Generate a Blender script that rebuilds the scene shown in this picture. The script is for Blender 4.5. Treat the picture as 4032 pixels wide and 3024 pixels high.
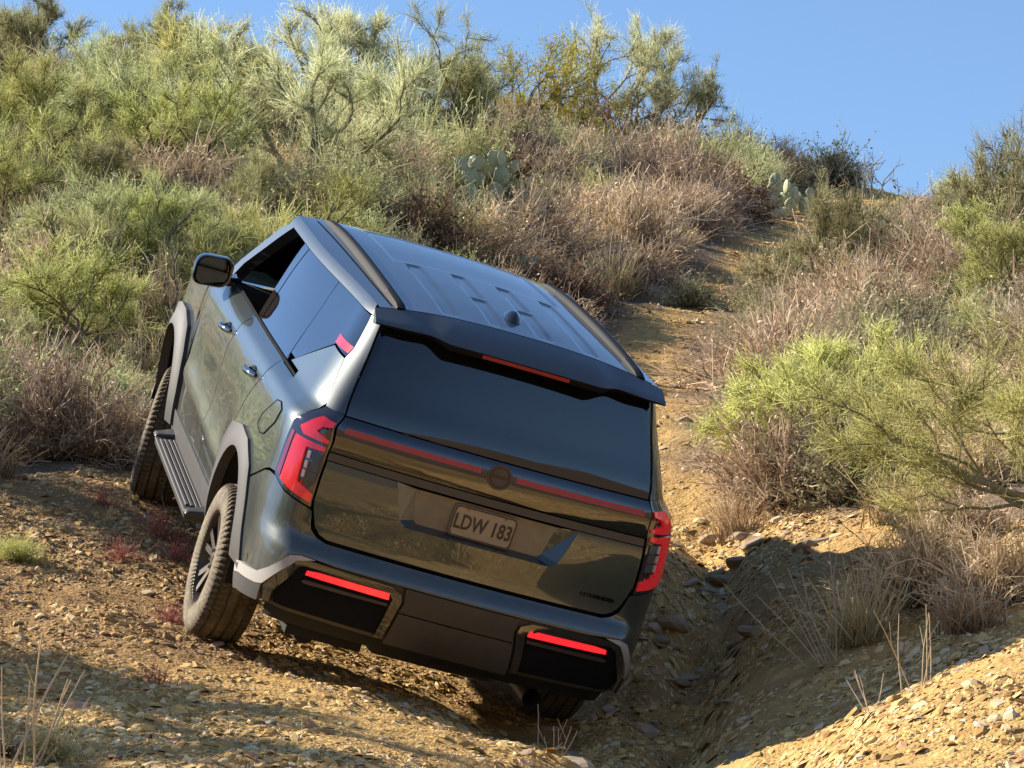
import bpy, bmesh, math, random
import numpy as np
from mathutils import Matrix, Vector
for o in list(bpy.data.objects): bpy.data.objects.remove(o)
SC = bpy.context.scene
COL = SC.collection
# ------------------------------------------------------------------ camera
cam_d = bpy.data.cameras.new('camera'); cam = bpy.data.objects.new('camera', cam_d); COL.objects.link(cam)
cam_d.sensor_fit = 'HORIZONTAL'; cam_d.sensor_width = 36.0; cam_d.lens = 120.0
cam_d.clip_start = 0.5; cam_d.clip_end = 6000
cam.location = (0, 0, 1.6); cam.rotation_euler = (math.radians(99.0), 0, 0)
SC.camera = cam
# ------------------------------------------------------------------ light
SUN_AZ, SUN_EL = -68.0, 34.0        # azimuth from +Y towards +X, degrees
sa, se = math.radians(SUN_AZ), math.radians(SUN_EL)
SUN_DIR = Vector((math.sin(sa)*math.cos(se), math.cos(sa)*math.cos(se), math.sin(se)))
sl = bpy.data.lights.new('sun', 'SUN'); sl.energy = 5.0; sl.angle = math.radians(0.53); sl.color = (1.0, 0.90, 0.76)
sun = bpy.data.objects.new('sun', sl); COL.objects.link(sun); sun.location = SUN_DIR*60
sun.rotation_euler = SUN_DIR.to_track_quat('Z', 'Y').to_euler()
wd = bpy.data.worlds.new('World'); SC.world = wd; wd.use_nodes = True
wn = wd.node_tree.nodes; wl = wd.node_tree.links
sky = wn.new('ShaderNodeTexSky'); sky.sky_type = 'NISHITA'; sky.sun_disc = False
sky.sun_elevation = se; sky.sun_rotation = sa; sky.altitude = 700; sky.air_density = 1.0; sky.dust_density = 0.0; sky.ozone_density = 4.5
bgn = wn['Background']; bgn.inputs[1].default_value = 0.080
wl.new(sky.outputs[0], bgn.inputs[0])
SC.view_settings.view_transform = 'Standard'; SC.view_settings.look = 'None'; SC.view_settings.gamma = 1.0
SC.view_settings.exposure = 1.12
SC.render.engine = 'CYCLES'
SC.cycles.max_bounces = 6; SC.cycles.diffuse_bounces = 2; SC.cycles.glossy_bounces = 3; SC.cycles.transmission_bounces = 2; SC.cycles.transparent_max_bounces = 4
RNG = np.random.default_rng(7); random.seed(7)

# ------------------------------------------------------------------ helpers
def tag(o, label=None, cat=None, group=None, kind=None):
    if label: o['label'] = label
    if cat: o['category'] = cat
    if group: o['group'] = group
    if kind: o['kind'] = kind
    return o
def mesh_obj(name, V, F, mat=None, parent=None, smooth=None, bevel=0, seg=2):
    me = bpy.data.meshes.new(name)
    me.from_pydata([tuple(map(float, v)) for v in V], [], [tuple(int(i) for i in f) for f in F])
    me.update()
    return link_mesh(name, me, mat, parent, smooth, bevel, seg)
def link_mesh(name, me, mat=None, parent=None, smooth=None, bevel=0, seg=2):
    if mat: me.materials.append(mat)
    if smooth is not None:
        me.polygons.foreach_set('use_smooth', [True]*len(me.polygons))
        if smooth < 179: me.set_sharp_from_angle(angle=math.radians(smooth))
    o = bpy.data.objects.new(name, me); COL.objects.link(o)
    if parent: o.parent = parent
    if bevel:
        b = o.modifiers.new('bevel', 'BEVEL'); b.width = bevel; b.segments = seg; b.limit_method = 'ANGLE'; b.angle_limit = math.radians(38)
    return o
def empty(name, loc=(0,0,0)):
    o = bpy.data.objects.new(name, None); o.empty_display_size = .3; COL.objects.link(o); o.location = loc; return o
def copy_tree(o, parent=None):
    c = o.copy(); COL.objects.link(c); c.parent = parent
    for ch in o.children: copy_tree(ch, c)
    return c
class MB:
    def __init__(s): s.V=[]; s.F=[]
    def add(s, V, F):
        n=len(s.V); s.V += [tuple(map(float,v)) for v in V]; s.F += [tuple(int(i)+n for i in f) for f in F]; return s
    def box(s, c, d, rot=None):
        c=np.array(c,float); d=np.array(d,float)/2
        P=np.array([[x,y,z] for x in(-1,1) for y in(-1,1) for z in(-1,1)])*d
        if rot is not None: P=P@np.array(rot.to_3x3()).T
        return s.add(P+c,[(0,1,3,2),(4,6,7,5),(0,4,5,1),(2,3,7,6),(0,2,6,4),(1,5,7,3)])
    def hull8(s,a,b):   # two quads (4 pts each) joined to a block
        s.add(list(a)+list(b),[(3,2,1,0),(4,5,6,7),(0,1,5,4),(1,2,6,5),(2,3,7,6),(3,0,4,7)]); return s
    def tube(s, pts, rad, n=8, cap=True):
        pts=np.array(pts,float); rad=np.broadcast_to(np.array(rad,float),(len(pts),)); V=[]; F=[]
        t=np.gradient(pts,axis=0); t/=np.linalg.norm(t,axis=1,keepdims=True)+1e-12
        up=np.array([0,0,1.]) if abs(t[0,2])<.9 else np.array([1.,0,0]); u=np.cross(t[0],up); u/=np.linalg.norm(u)
        for i in range(len(pts)):
            u=u-t[i]*(u@t[i]); u/=np.linalg.norm(u)+1e-12; w=np.cross(t[i],u)
            for k in range(n):
                a=2*math.pi*k/n; V.append(pts[i]+rad[i]*(math.cos(a)*u+math.sin(a)*w))
        for i in range(len(pts)-1):
            for k in range(n): F.append((i*n+k,i*n+(k+1)%n,(i+1)*n+(k+1)%n,(i+1)*n+k))
        if cap: F.append(tuple(range(n-1,-1,-1))); F.append(tuple((len(pts)-1)*n+k for k in range(n)))
        return s.add(V,F)
    def lathe(s, prof, n=48, axis='x', c=(0,0,0)):   # prof: (a,r) list closed loop or open
        V=[];m=len(prof)
        for k in range(n):
            q=2*math.pi*k/n
            for a,r in prof: V.append((c[0]+a,c[1]+r*math.cos(q),c[2]+r*math.sin(q)))
        F=[(k*m+j,k*m+j+1,((k+1)%n)*m+j+1,((k+1)%n)*m+j) for k in range(n) for j in range(m-1)]
        return s.add(V,F)
    def build(s,name,mat=None,parent=None,smooth=None,bevel=0,seg=2): return mesh_obj(name,s.V,s.F,mat,parent,smooth,bevel,seg)

# ------------------------------------------------------------------ materials
class NT:
    def __init__(s,name):
        s.m=bpy.data.materials.new(name); s.m.use_nodes=True; s.n=s.m.node_tree.nodes; s.l=s.m.node_tree.links
        s.b=s.n['Principled BSDF']; s.out=s.n['Material Output']; s.tc=None
    def coord(s,which='Object'):
        if not s.tc: s.tc=s.n.new('ShaderNodeTexCoord')
        return s.tc.outputs[which]
    def noise(s,scale,detail=4,rough=.6,vec=None,which='Object',dist=0):
        t=s.n.new('ShaderNodeTexNoise'); t.inputs['Scale'].default_value=scale; t.inputs['Detail'].default_value=detail
        t.inputs['Roughness'].default_value=rough; t.inputs['Distortion'].default_value=dist
        s.l.new(vec if vec else s.coord(which),t.inputs['Vector']); return t.outputs['Fac']
    def voro(s,scale,feature='F1',which='Object',out='Distance',vec=None):
        t=s.n.new('ShaderNodeTexVoronoi'); t.feature=feature; t.inputs['Scale'].default_value=scale
        s.l.new(vec if vec else s.coord(which),t.inputs['Vector']); return t.outputs[out]
    def ramp(s,fac,stops):
        r=s.n.new('ShaderNodeValToRGB'); e=r.color_ramp.elements
        while len(e)<len(stops): e.new(.5)
        for k,(p,c) in enumerate(stops):
            e[k].position=p; e[k].color=(*c,1) if not np.isscalar(c) else (c,c,c,1)
        s.l.new(fac,r.inputs[0]); return r.outputs[0]
    def mix(s,fac,a,b,mode='MIX'):
        m=s.n.new('ShaderNodeMix'); m.data_type='RGBA'; m.blend_type=mode
        for v,i in ((fac,0),(a,6),(b,7)):
            if isinstance(v,bpy.types.NodeSocket): s.l.new(v,m.inputs[i])
            elif i==0: m.inputs[0].default_value=v
            else: m.inputs[i].default_value=(*v,1)
        return m.outputs[2]
    def math(s,op,a,b=0,clamp=False):
        m=s.n.new('ShaderNodeMath'); m.operation=op; m.use_clamp=clamp
        for i,v in enumerate((a,b)):
            if isinstance(v,bpy.types.NodeSocket): s.l.new(v,m.inputs[i])
            else: m.inputs[i].default_value=v
        return m.outputs[0]
    def sep(s,which='Object'):
        t=s.n.new('ShaderNodeSeparateXYZ'); s.l.new(s.coord(which),t.inputs[0]); return t.outputs
    def attr(s,name,out='Color'):
        a=s.n.new('ShaderNodeAttribute'); a.attribute_name=name; return a.outputs[out]
    def rnd(s):
        a=s.n.new('ShaderNodeObjectInfo'); return a.outputs['Random']
    def set(s,**k):
        for n,v in k.items():
            i=s.b.inputs[n.replace('_',' ')]
            if isinstance(v,bpy.types.NodeSocket): s.l.new(v,i)
            elif hasattr(v,'__len__'): i.default_value=(*v,1) if len(v)==3 and i.type=='RGBA' else v
            else: i.default_value=v
        return s
    def bump(s,h,strength=.3,dist=.02):
        b=s.n.new('ShaderNodeBump'); b.inputs['Strength'].default_value=strength; b.inputs['Distance'].default_value=dist
        s.l.new(h,b.inputs['Height']); s.l.new(b.outputs[0],s.b.inputs['Normal']); return s
MAT={}
def simple(name,col,rough=.5,metal=0.,**k):
    t=NT(name); f=t.noise(18,5); c=np.array(col)
    t.set(Base_Color=t.mix(f,c*.85,np.minimum(c*1.15,1)),Roughness=rough,Metallic=metal,**k); MAT[name]=t.m; return t.m
def dusty(name,col,rough,dust_amt,metal=0.,coat=0.,low=(.15,.75),spec=.5,dust=(.36,.27,.17)):
    """paint or plastic with road dust that thins out upwards"""
    t=NT(name); z=t.sep()[2]
    g=t.math('SUBTRACT',1,t.math('DIVIDE',t.math('SUBTRACT',z,low[0]),low[1]-low[0]),clamp=True)
    g=t.math('MAXIMUM',g,0,True)
    n=t.noise(4.5,6,.62); n2=t.noise(30,4,.7)
    d=t.math('MULTIPLY',t.math('MULTIPLY',t.math('ADD',g,.12),dust_amt),t.math('MULTIPLY',t.ramp(n,[(.25,.35),(.75,1.)]),t.ramp(n2,[(.2,.7),(.8,1.15)])),True)
    t.set(Base_Color=t.mix(d,col,dust),Roughness=t.math('ADD',t.math('MULTIPLY',d,.55),rough,True),Metallic=t.math('MULTIPLY',t.math('SUBTRACT',1,d),metal))
    t.b.inputs['Specular IOR Level'].default_value=spec
    if coat: t.set(Coat_Weight=t.math('MULTIPLY',t.math('SUBTRACT',1,t.math('MULTIPLY',d,1.1),True),coat),Coat_Roughness=.02,Coat_IOR=1.62)
    MAT[name]=t.m; return t.m
def pch(xs,ys):
    xs=np.array(xs,float);ys=np.array(ys,float);h=np.diff(xs);d=np.diff(ys)/h
    m=np.zeros(len(xs));m[0]=d[0];m[-1]=d[-1]
    for i in range(1,len(xs)-1):
        if d[i-1]*d[i]>0:
            w1=2*h[i]+h[i-1];w2=h[i]+2*h[i-1];m[i]=(w1+w2)/(w1/d[i-1]+w2/d[i])
    def f(x):
        x=np.clip(np.asarray(x,float),xs[0],xs[-1]);i=np.clip(np.searchsorted(xs,x)-1,0,len(h)-1)
        s=(x-xs[i])/h[i]
        return ys[i]*(1+2*s)*(1-s)**2+m[i]*h[i]*s*(1-s)**2+ys[i+1]*s*s*(3-2*s)+m[i+1]*h[i]*s*s*(s-1)
    return f
sst=lambda t:(lambda c:c*c*(3-2*c))(np.clip(t,0,1))
_W=pch([.22,.32,.45,.60,.80,1.0,1.12,1.17,1.20,1.235,1.30,1.45,1.67,1.70,1.73],[.90,.925,.945,.957,.966,.963,.953,.940,.915,.885,.870,.835,.778,.765,.742])
_Rc=pch([.22,.30,.37,.45,.56,.63,.67,.72,.85,1.0,1.07,1.24,1.40,1.64,1.73],[1.10,1.165,1.195,1.21,1.21,1.195,1.15,1.135,1.135,1.12,1.10,1.055,.985,.875,.83])
_yc=pch([.22,1.05,1.24,1.45,1.67,1.73],[-.74,-.70,-.66,-.56,-.46,-.44])
_cx=pch([.22,.70,1.10,1.24,1.67,1.73],[.20,.20,.20,.145,.095,.09])
def W(y,z):
    g=sst((z-1.14)/.5)
    w=_W(z)-(.055*g+.012)*sst((.9-y)/1.7)
    return w-.10*sst((y-3.0)/.85)
VR,VC=.74,.36   # nominal rear length, corner length
def S(v,z,off=0.0):
    """left half surface; v along plan from rear centre round the corner and forward; off = outward"""
    v=np.asarray(v,float);z=np.asarray(z,float);v,z=np.broadcast_arrays(v,z)
    sg=np.where(v<0,-1.,1.);v=np.abs(v)      # negative v = right half
    yc=_yc(z);wr=W(yc,z);cx=_cx(z);xr=wr-cx;Rc=_Rc(z);b=.055
    ye=-Rc+b
    # rear
    tr=np.clip(v/VR,0,1);x1=xr*tr;y1=-Rc+b*tr**2.2
    # corner
    ph=np.clip((v-VR)/VC,0,1)*np.pi/2;n=1.0
    x2=xr+cx*np.sin(ph);y2=ye+(yc-ye)*(1-np.cos(ph))
    # side
    y3=yc+np.maximum(v-VR-VC,0);x3=W(y3,z)
    X=np.where(v<VR,x1,np.where(v<VR+VC,x2,x3));Y=np.where(v<VR,y1,np.where(v<VR+VC,y2,y3))
    return np.stack([-sg*X,Y,z+0*X],-1)
def SN(v,z,off):
    e=.004
    a=S(v+e,z)-S(v-e,z);zz=np.asarray(z,float);b=S(v,zz+e)-S(v,zz-e)
    n=np.cross(b,a);n/=np.linalg.norm(n,axis=-1,keepdims=True)+1e-12
    return S(v,z)+n*np.asarray(off)[...,None]
def v_of_y(y,z): return VR+VC+(y-_yc(z))
# ================================================================== terrain
CTRL=[[-1.94,13.0,2.186],[-1.414,13.0,2.186],[-0.712,13.0,2.186],[-0.011,14.0,2.231],[0.288,14.8,2.267],[0.591,14.9,2.272],[0.876,14.3,2.245],[1.17,12.5,2.163],[1.731,11.6,2.123],[-2.481,16.5,3.145],[-2.202,14.7,2.617],[-1.205,14.7,2.538],[-0.526,15.2,2.539],[-2.301,18.6,3.85],[-2.981,19.7,4.255],[-2.697,20.6,4.519],[-2.221,33.0,8.675],[-3.351,30.0,8.16],[-6.303,45.0,12.784],[-3.621,43.0,11.735],[-1.287,45.0,12.014],[2.196,46.0,12.082],[3.789,46.0,11.821],[4.743,46.0,11.626],[5.506,45.5,11.259],[5.918,43.0,10.71],[6.282,41.0,10.449],[-2.892,26.0,6.552],[-3.731,24.5,5.923],[-4.594,30.0,7.947],[-1.29,30.5,7.752],[0.176,29.0,7.123],[0.967,36.0,9.217],[2.806,41.0,10.449],[1.091,27.0,6.081],[1.572,30.5,7.131],[2.284,33.5,8.018],[3.226,38.0,9.345],[4.781,43.5,10.773],[0.911,29.5,7.053],[1.851,34.0,8.362],[1.782,28.5,6.629],[2.668,31.5,7.511],[3.754,36.5,8.962],[1.108,20.6,4.092],[1.837,19.4,3.894],[0.891,19.0,3.651],[2.688,17.8,3.754],[1.668,24.6,5.426],[3.324,27.0,6.364],[4.426,29.0,7.123],[2.449,22.5,4.943],[2.085,13.9,2.712],[1.496,13.1,2.418],[1.361,15.6,2.743],[0.768,16.5,2.697],[0.172,16.1,2.399],[0.301,15.5,2.307],[0.469,16.2,2.546],[0.837,17.9,3.276],[1.389,17.2,3.21],[2.107,16.4,3.247],[-0.445,15.95,2.65],[-0.982,15.9,2.743],[-0.228,15.9,2.528],[1.53,18.9,3.679],[-1.586,16.323,2.994],[-1.349,16.396,2.935],[-2.119,18.993,3.995],[-1.893,19.059,3.945],[0.007,16.79,2.651],[0.24,16.861,2.595],[-0.56,19.452,3.655],[-0.336,19.52,3.601]]
CTRL += [[0,0,0],[-7,0,.3],[7,0,.3],[-6,7,1.3],[5,7,1.1],[0,8,1.15],[2.6,9,1.35],[-2,10.3,1.6],[-4,12.5,2.15],[-12,10,2.6],[-14,20,5.0],[-20,32,9.6],[-22,45,13.6],[14,10,2.2],[12,18,4.1],[16,30,7.7],[20,43,10.6],[-10,-12,-2],[10,-12,-2],[0,-12,-2.2],[0,55,12.2],[-16,55,13.8],[14,55,10.8],[6.4,14,2.75],[4.2,12,2.2],[.35,11.8,1.88],[.5,13.1,2.02],[.95,12.6,1.98],[.8,14.2,2.14]]
CT=np.array(CTRL,float)
def _tps(r2): return np.where(r2>0,r2*np.log(r2+1e-12),0)*.5
_n=len(CT);_K=np.zeros((_n+3,_n+3));_d=CT[:,None,:2]-CT[None,:,:2];_K[:_n,:_n]=_tps((_d**2).sum(-1))+np.eye(_n)*.02
_K[:_n,_n]=1;_K[:_n,_n+1:]=CT[:,:2];_K[_n:,:_n]=_K[:_n,_n:].T
_w=np.linalg.solve(_K,np.concatenate([CT[:,2],np.zeros(3)]))
def h_near(x,y):
    x=np.asarray(x,float);y=np.asarray(y,float);r=_w[_n]+_w[_n+1]*x+_w[_n+2]*y
    for i in range(_n): r=r+_w[i]*_tps((x-CT[i,0])**2+(y-CT[i,1])**2)
    return r
def _hash(ix,iy,s):
    h=(ix*374761393+iy*668265263+s*1442695041)&0x7fffffff;h=((h^(h>>13))*1274126177)&0x7fffffff;return ((h^(h>>16))&0xffff)/65535.
def vnoise(x,y,s=0):
    ix=np.floor(x).astype(np.int64);iy=np.floor(y).astype(np.int64);fx=x-ix;fy=y-iy;u=fx*fx*fx*(fx*(fx*6-15)+10);v=fy*fy*fy*(fy*(fy*6-15)+10)
    return (_hash(ix,iy,s)*(1-u)+_hash(ix+1,iy,s)*u)*(1-v)+(_hash(ix,iy+1,s)*(1-u)+_hash(ix+1,iy+1,s)*u)*v-.5
def fbm(x,y,f,o,s=0):
    r=0;a=1.
    for k in range(o): r=r+a*vnoise(x*f+17.3*k,y*f-9.1*k,s+k);f*=2.03;a*=.5
    return r
def h_far(x,y):
    r=np.hypot(x,y-20)
    back=sst((-y-60)/330)*(76+46*fbm(x,y,.0045,3,3))
    ahead=8-.05*np.clip(y-55,0,120)+14*fbm(x,y,.009,3,9)*sst((r-60)/200)
    low=-2.2-.10*np.clip(-y-12,0,60)
    b=np.where(y<0,low+back,ahead)
    t=sst((y+12)/67); return (low+back)*(1-t)+ahead*t
def ground_h(x,y,fine=True):
    x=np.asarray(x,float);y=np.asarray(y,float)
    dx=np.maximum(np.abs(x)-18,0)/16;dy=np.maximum(np.maximum(y-50,-8-y),0)/14;t=sst(np.hypot(dx,dy))
    h=h_near(np.clip(x,-36,36),np.clip(y,-24,66))*(1-t)+h_far(x,y)*t
    if fine:
        near=sst((60-np.hypot(x,y-20))/30)
        h=h+near*(.10*fbm(x,y,.55,3,21)*sst((np.hypot((x+.6)/1.9,(y-17.8)/2.6)-.8)/.6)+.030*fbm(x,y,3.1,3,31)+.014*fbm(x,y,11.,3,41))
        gc=np.interp(y,[10.5,12.5,13.6,14.8,16.5,18,19.5,21],[.5,.52,.52,.6,.88,1.05,1.15,1.2]);dg=(x-gc+.14*fbm(x,y,1.7,2,83))/.24;gm=np.exp(-dg*dg)*sst((y-10.5)/1.2)*sst((21-y)/1.2)
        h=h-near*gm*(.22+.14*fbm(x,y,2.3,3,77))+near*.07*np.abs(fbm(x,y,6.,3,79))*np.exp(-(dg/2.2)**2)*sst((y-10.5)/1.2)*sst((21-y)/1.2)
    return h
def stretch(lo,c0,c1,hi,step,growth):
    a=list(np.arange(c0,c1,step));s=step
    while a[-1]<hi: s*=growth;a.append(a[-1]+s)
    s=step;b=[c0]
    while b[-1]>lo: s*=growth;b.append(b[-1]-s)
    return np.array(b[::-1][:-1]+a)
gx=stretch(-700,-4.2,4.6,700,.030,1.055);gy=stretch(-700,11.0,21.5,700,.032,1.045)
GX,GY=np.meshgrid(gx,gy);GH=ground_h(GX,GY)
def grid_mesh(name,X,Y,Z):
    ny,nx=X.shape;me=bpy.data.meshes.new(name);me.vertices.add(nx*ny);me.vertices.foreach_set('co',np.stack([X,Y,Z],-1).astype(np.float32).ravel())
    i=np.arange(nx*ny).reshape(ny,nx);q_=np.stack([i[:-1,:-1],i[:-1,1:],i[1:,1:],i[1:,:-1]],-1).reshape(-1,4)
    set_faces(me,q_);return me
def set_faces(me,q_):
    n,k=q_.shape;me.loops.add(n*k);me.loops.foreach_set('vertex_index',q_.astype(np.int32).ravel());me.polygons.add(n);me.polygons.foreach_set('loop_start',(np.arange(n)*k).astype(np.int32));me.update(calc_edges=True);me.polygons.foreach_set('use_smooth',[True]*n)
# bare track: how much of the soil is open gravel (follows the trail, not the light)
TRK=np.array([(1.2,10),(.2,12.5),(-.6,15),(-.9,17),(-.6,19.5),(.1,23),(1.05,27),(1.55,30.5),(2.24,33.5),(3.16,38),(4.68,43.5),(5.5,46)])
def track(x,y):
    cx=np.interp(y,TRK[:,1],TRK[:,0]);wd_=np.interp(y,[10,15,17.5,19,20.5,23,27,31,38,44],[9,5.5,3.8,2.9,1.95,1.35,.66,.52,.6,.95])
    return sst((wd_-np.abs(x-cx)+.5*fbm(x,y,1.1,3,51))/.5)
GT=track(GX,GY)
me=grid_mesh('ground',GX,GY,GH);a_=me.attributes.new('track','FLOAT','POINT');a_.data.foreach_set('value',GT.astype(np.float32).ravel())
def loam(x,y): return np.clip(sst((-x-.95+.5*fbm(x,y,.9,3,88))/.9)*sst((y-14.2)/1.6)*.8+.35*sst((fbm(x,y,.8,3,91)-.08)/.2),0,1)
a_=me.attributes.new('loam','FLOAT','POINT');a_.data.foreach_set('value',loam(GX,GY).astype(np.float32).ravel())
def soil():
    t=NT('desert_soil'); n1=t.noise(1.1,6,.6); n2=t.noise(9,6,.65); n3=t.noise(55,5,.7); vo=t.voro(26); vo2=t.voro(70)
    gold=t.ramp(t.math('ADD',t.math('MULTIPLY',n2,.6),t.math('MULTIPLY',n3,.4)),[(.28,(.20,.11,.04)),(.45,(.46,.285,.10)),(.6,(.60,.395,.15)),(.78,(.70,.51,.24))])
    litter=t.ramp(t.math('ADD',t.math('MULTIPLY',n2,.5),t.math('MULTIPLY',n3,.5)),[(.3,(.07,.048,.032)),(.5,(.19,.135,.09)),(.7,(.33,.25,.17))])
    red=t.mix(t.ramp(n1,[(.52,0.),(.75,.55)]),gold,(.26,.14,.075))
    t.set(Base_Color=t.mix(t.attr('track','Fac'),litter,t.mix(t.math('MULTIPLY',t.attr('loam','Fac'),.8),red,t.ramp(n3,[(.3,(.12,.062,.03)),(.7,(.30,.175,.09))]))),Roughness=.95)
    t.b.inputs['Specular IOR Level'].default_value=.15
    h=t.math('ADD',t.math('MULTIPLY',t.math('SUBTRACT',1,vo),.6),t.math('ADD',t.math('MULTIPLY',n3,.6),t.math('MULTIPLY',vo2,.4)))
    t.bump(h,.8,.02); return t.m
ground=link_mesh('ground',me,soil()); tag(ground,'ochre gravel and dry soil hillside',kind='structure')
# quick look-up of the same ground for placing things
_lx=np.arange(-12,12.01,.08);_ly=np.arange(8,52.01,.08);_LH=ground_h(*np.meshgrid(_lx,_ly));_LT=track(*np.meshgrid(_lx,_ly))
def _look(T,x,y):
    x=np.clip((np.asarray(x,float)+12)/.08,0,len(_lx)-2.001);y=np.clip((np.asarray(y,float)-8)/.08,0,len(_ly)-2.001);i=x.astype(int);j=y.astype(int);u=x-i;v=y-j
    return (T[j,i]*(1-u)+T[j,i+1]*u)*(1-v)+(T[j+1,i]*(1-u)+T[j+1,i+1]*u)*v
ground_q=lambda x,y:_look(_LH,x,y)
track_q=lambda x,y:_look(_LT,x,y)
# ================================================================== the car
CAR_M = Matrix(((0.93270,-0.18954,0.30683,-0.62927),(0.28287,0.91223,-0.29634,16.55253),(-0.22373,0.36319,0.90445,2.91637),(0,0,0,1)))
PAINT=dusty('car_paint',(.015,.038,.043),.32,.24,metal=.45,coat=1.0,low=(.25,1.15))
ROOFP=dusty('roof_paint',(.026,.038,.044),.42,.04,metal=.45,coat=1.0,low=(1.2,2.2),spec=.3)
GLOSSB=dusty('gloss_black',(.005,.005,.006),.05,.10,coat=1.0,low=(.3,.8))
CLAD=dusty('grey_cladding',(.024,.025,.027),.5,.08,low=(.1,1.3),dust=(.34,.29,.22))
CLADL=dusty('silver_trim',(.36,.36,.36),.42,.3,low=(.1,.8))
PLAST=dusty('dark_plastic',(.011,.011,.012),.5,.14,low=(.2,1.0))
RAILM=dusty('rail_paint',(.007,.008,.009),.6,.02,low=(1.2,2.2),spec=.15)
SPOILM=dusty('spoiler_paint',(.075,.088,.098),.42,.05,metal=.5,coat=.8,low=(1.2,2.2),spec=.3)
BLACK=simple('black_void',(.004,.004,.004),.9)
SEAL=simple('rubber_seal',(.008,.008,.009),.95,Specular_IOR_Level=.1)
INTER=simple('interior_trim',(.02,.02,.021),.8)
SEATM=simple('seat_leather',(.085,.075,.066),.6)
def glassm(name,tint,rough=.015):
    t=NT(name); n=t.noise(3.5,4); t.set(Base_Color=tint,Roughness=t.ramp(n,[(.3,rough),(.8,rough+.05)]),IOR=1.52); t.b.inputs['Specular IOR Level'].default_value=.62; t.set(Coat_Weight=1.,Coat_Roughness=.008,Coat_IOR=1.6); MAT[name]=t.m; return t.m
GLASS=glassm('tinted_glass',(.006,.008,.010)); RGLASS=glassm('rear_glass',(.004,.005,.007)); RGLASS.node_tree.nodes['Principled BSDF'].inputs['Coat Weight'].default_value=.3
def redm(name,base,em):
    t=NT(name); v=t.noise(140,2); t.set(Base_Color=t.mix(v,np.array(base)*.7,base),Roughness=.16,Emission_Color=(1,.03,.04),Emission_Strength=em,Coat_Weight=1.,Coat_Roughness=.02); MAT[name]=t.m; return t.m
REDL=redm('red_lens_glow',(.62,.010,.022),.10); REDR=redm('red_reflector_glow',(.62,.008,.014),.42); RED=redm('red_reflection',(.62,.012,.022),.10); REDB=redm('red_bar',(.17,.014,.036),.03); REDD=redm('red_brake_strip',(.20,.004,.004),.02); REDD.node_tree.nodes['Principled BSDF'].inputs['Coat Weight'].default_value=0.; REDD.node_tree.nodes['Principled BSDF'].inputs['Roughness'].default_value=.5  # glow added to the unlit tail lenses and, stronger, to the bumper reflectors
SMOKE=glassm('smoked_lens',(.018,.012,.016),.03)
LAMPW=simple('lamp_white',(.55,.42,.40),.3); LAMPG=simple('lamp_grey',(.07,.07,.075),.35)
CHROME=simple('chrome',(.5,.52,.54),.12,1.0); STEEL=simple('exhaust_steel',(.16,.15,.145),.45,.8)
MIRR=simple('mirror_glass',(.16,.165,.17),.02,1.0)
RIMM=dusty('wheel_alloy',(.035,.036,.038),.35,.35,metal=.8,low=(-.6,.6))
def tyrem():
    t=NT('dusty_shaded_rubber'); g=t.attr('tread','Fac'); n=t.noise(9,5); n2=t.noise(60,4)
    d=t.math('MULTIPLY',t.ramp(n,[(.25,.28),(.7,1.)]),t.ramp(n2,[(.3,.35),(.7,1.1)]),True)
    c=t.mix(d,(.026,.024,.022),(.30,.245,.165)); c2=t.mix(d,(.024,.021,.017),(.17,.13,.075))  # tread dust darker than sidewall dust, its shade put into the colour
    t.set(Base_Color=t.mix(g,c,c2),Roughness=.9); t.bump(n2,.3,.004); return t.m
TYRE=tyrem()

def q(y,z): return (VR+VC+(y-float(_yc(z))),z)
def dens(poly,step=.05):
    out=[]
    for i in range(len(poly)):
        a=np.array(poly[i]);b=np.array(poly[(i+1)%len(poly)]);n=max(1,int(np.linalg.norm(b-a)/step))
        for k in range(n): out.append(tuple(a+(b-a)*k/n))
    return out
def yz(poly): return [q(*p) for p in dens(poly)]
def mir(poly): return [(-a,b) for a,b in poly][::-1]
def clip(poly,x0,x1,y0,y1):
    for ax,val,sg in ((0,x0,1),(0,x1,-1),(1,y0,1),(1,y1,-1)):
        out=[];n=len(poly)
        for i in range(n):
            a=poly[i];b=poly[(i+1)%n];da=(a[ax]-val)*sg;db=(b[ax]-val)*sg
            if da>=0: out.append(a)
            if (da>0 and db<0) or (da<0 and db>0):
                t=da/(da-db);p=[a[0]+(b[0]-a[0])*t,a[1]+(b[1]-a[1])*t];p[ax]=val;out.append(tuple(p))
        poly=out
        if len(poly)<3: return []
    return poly
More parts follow.
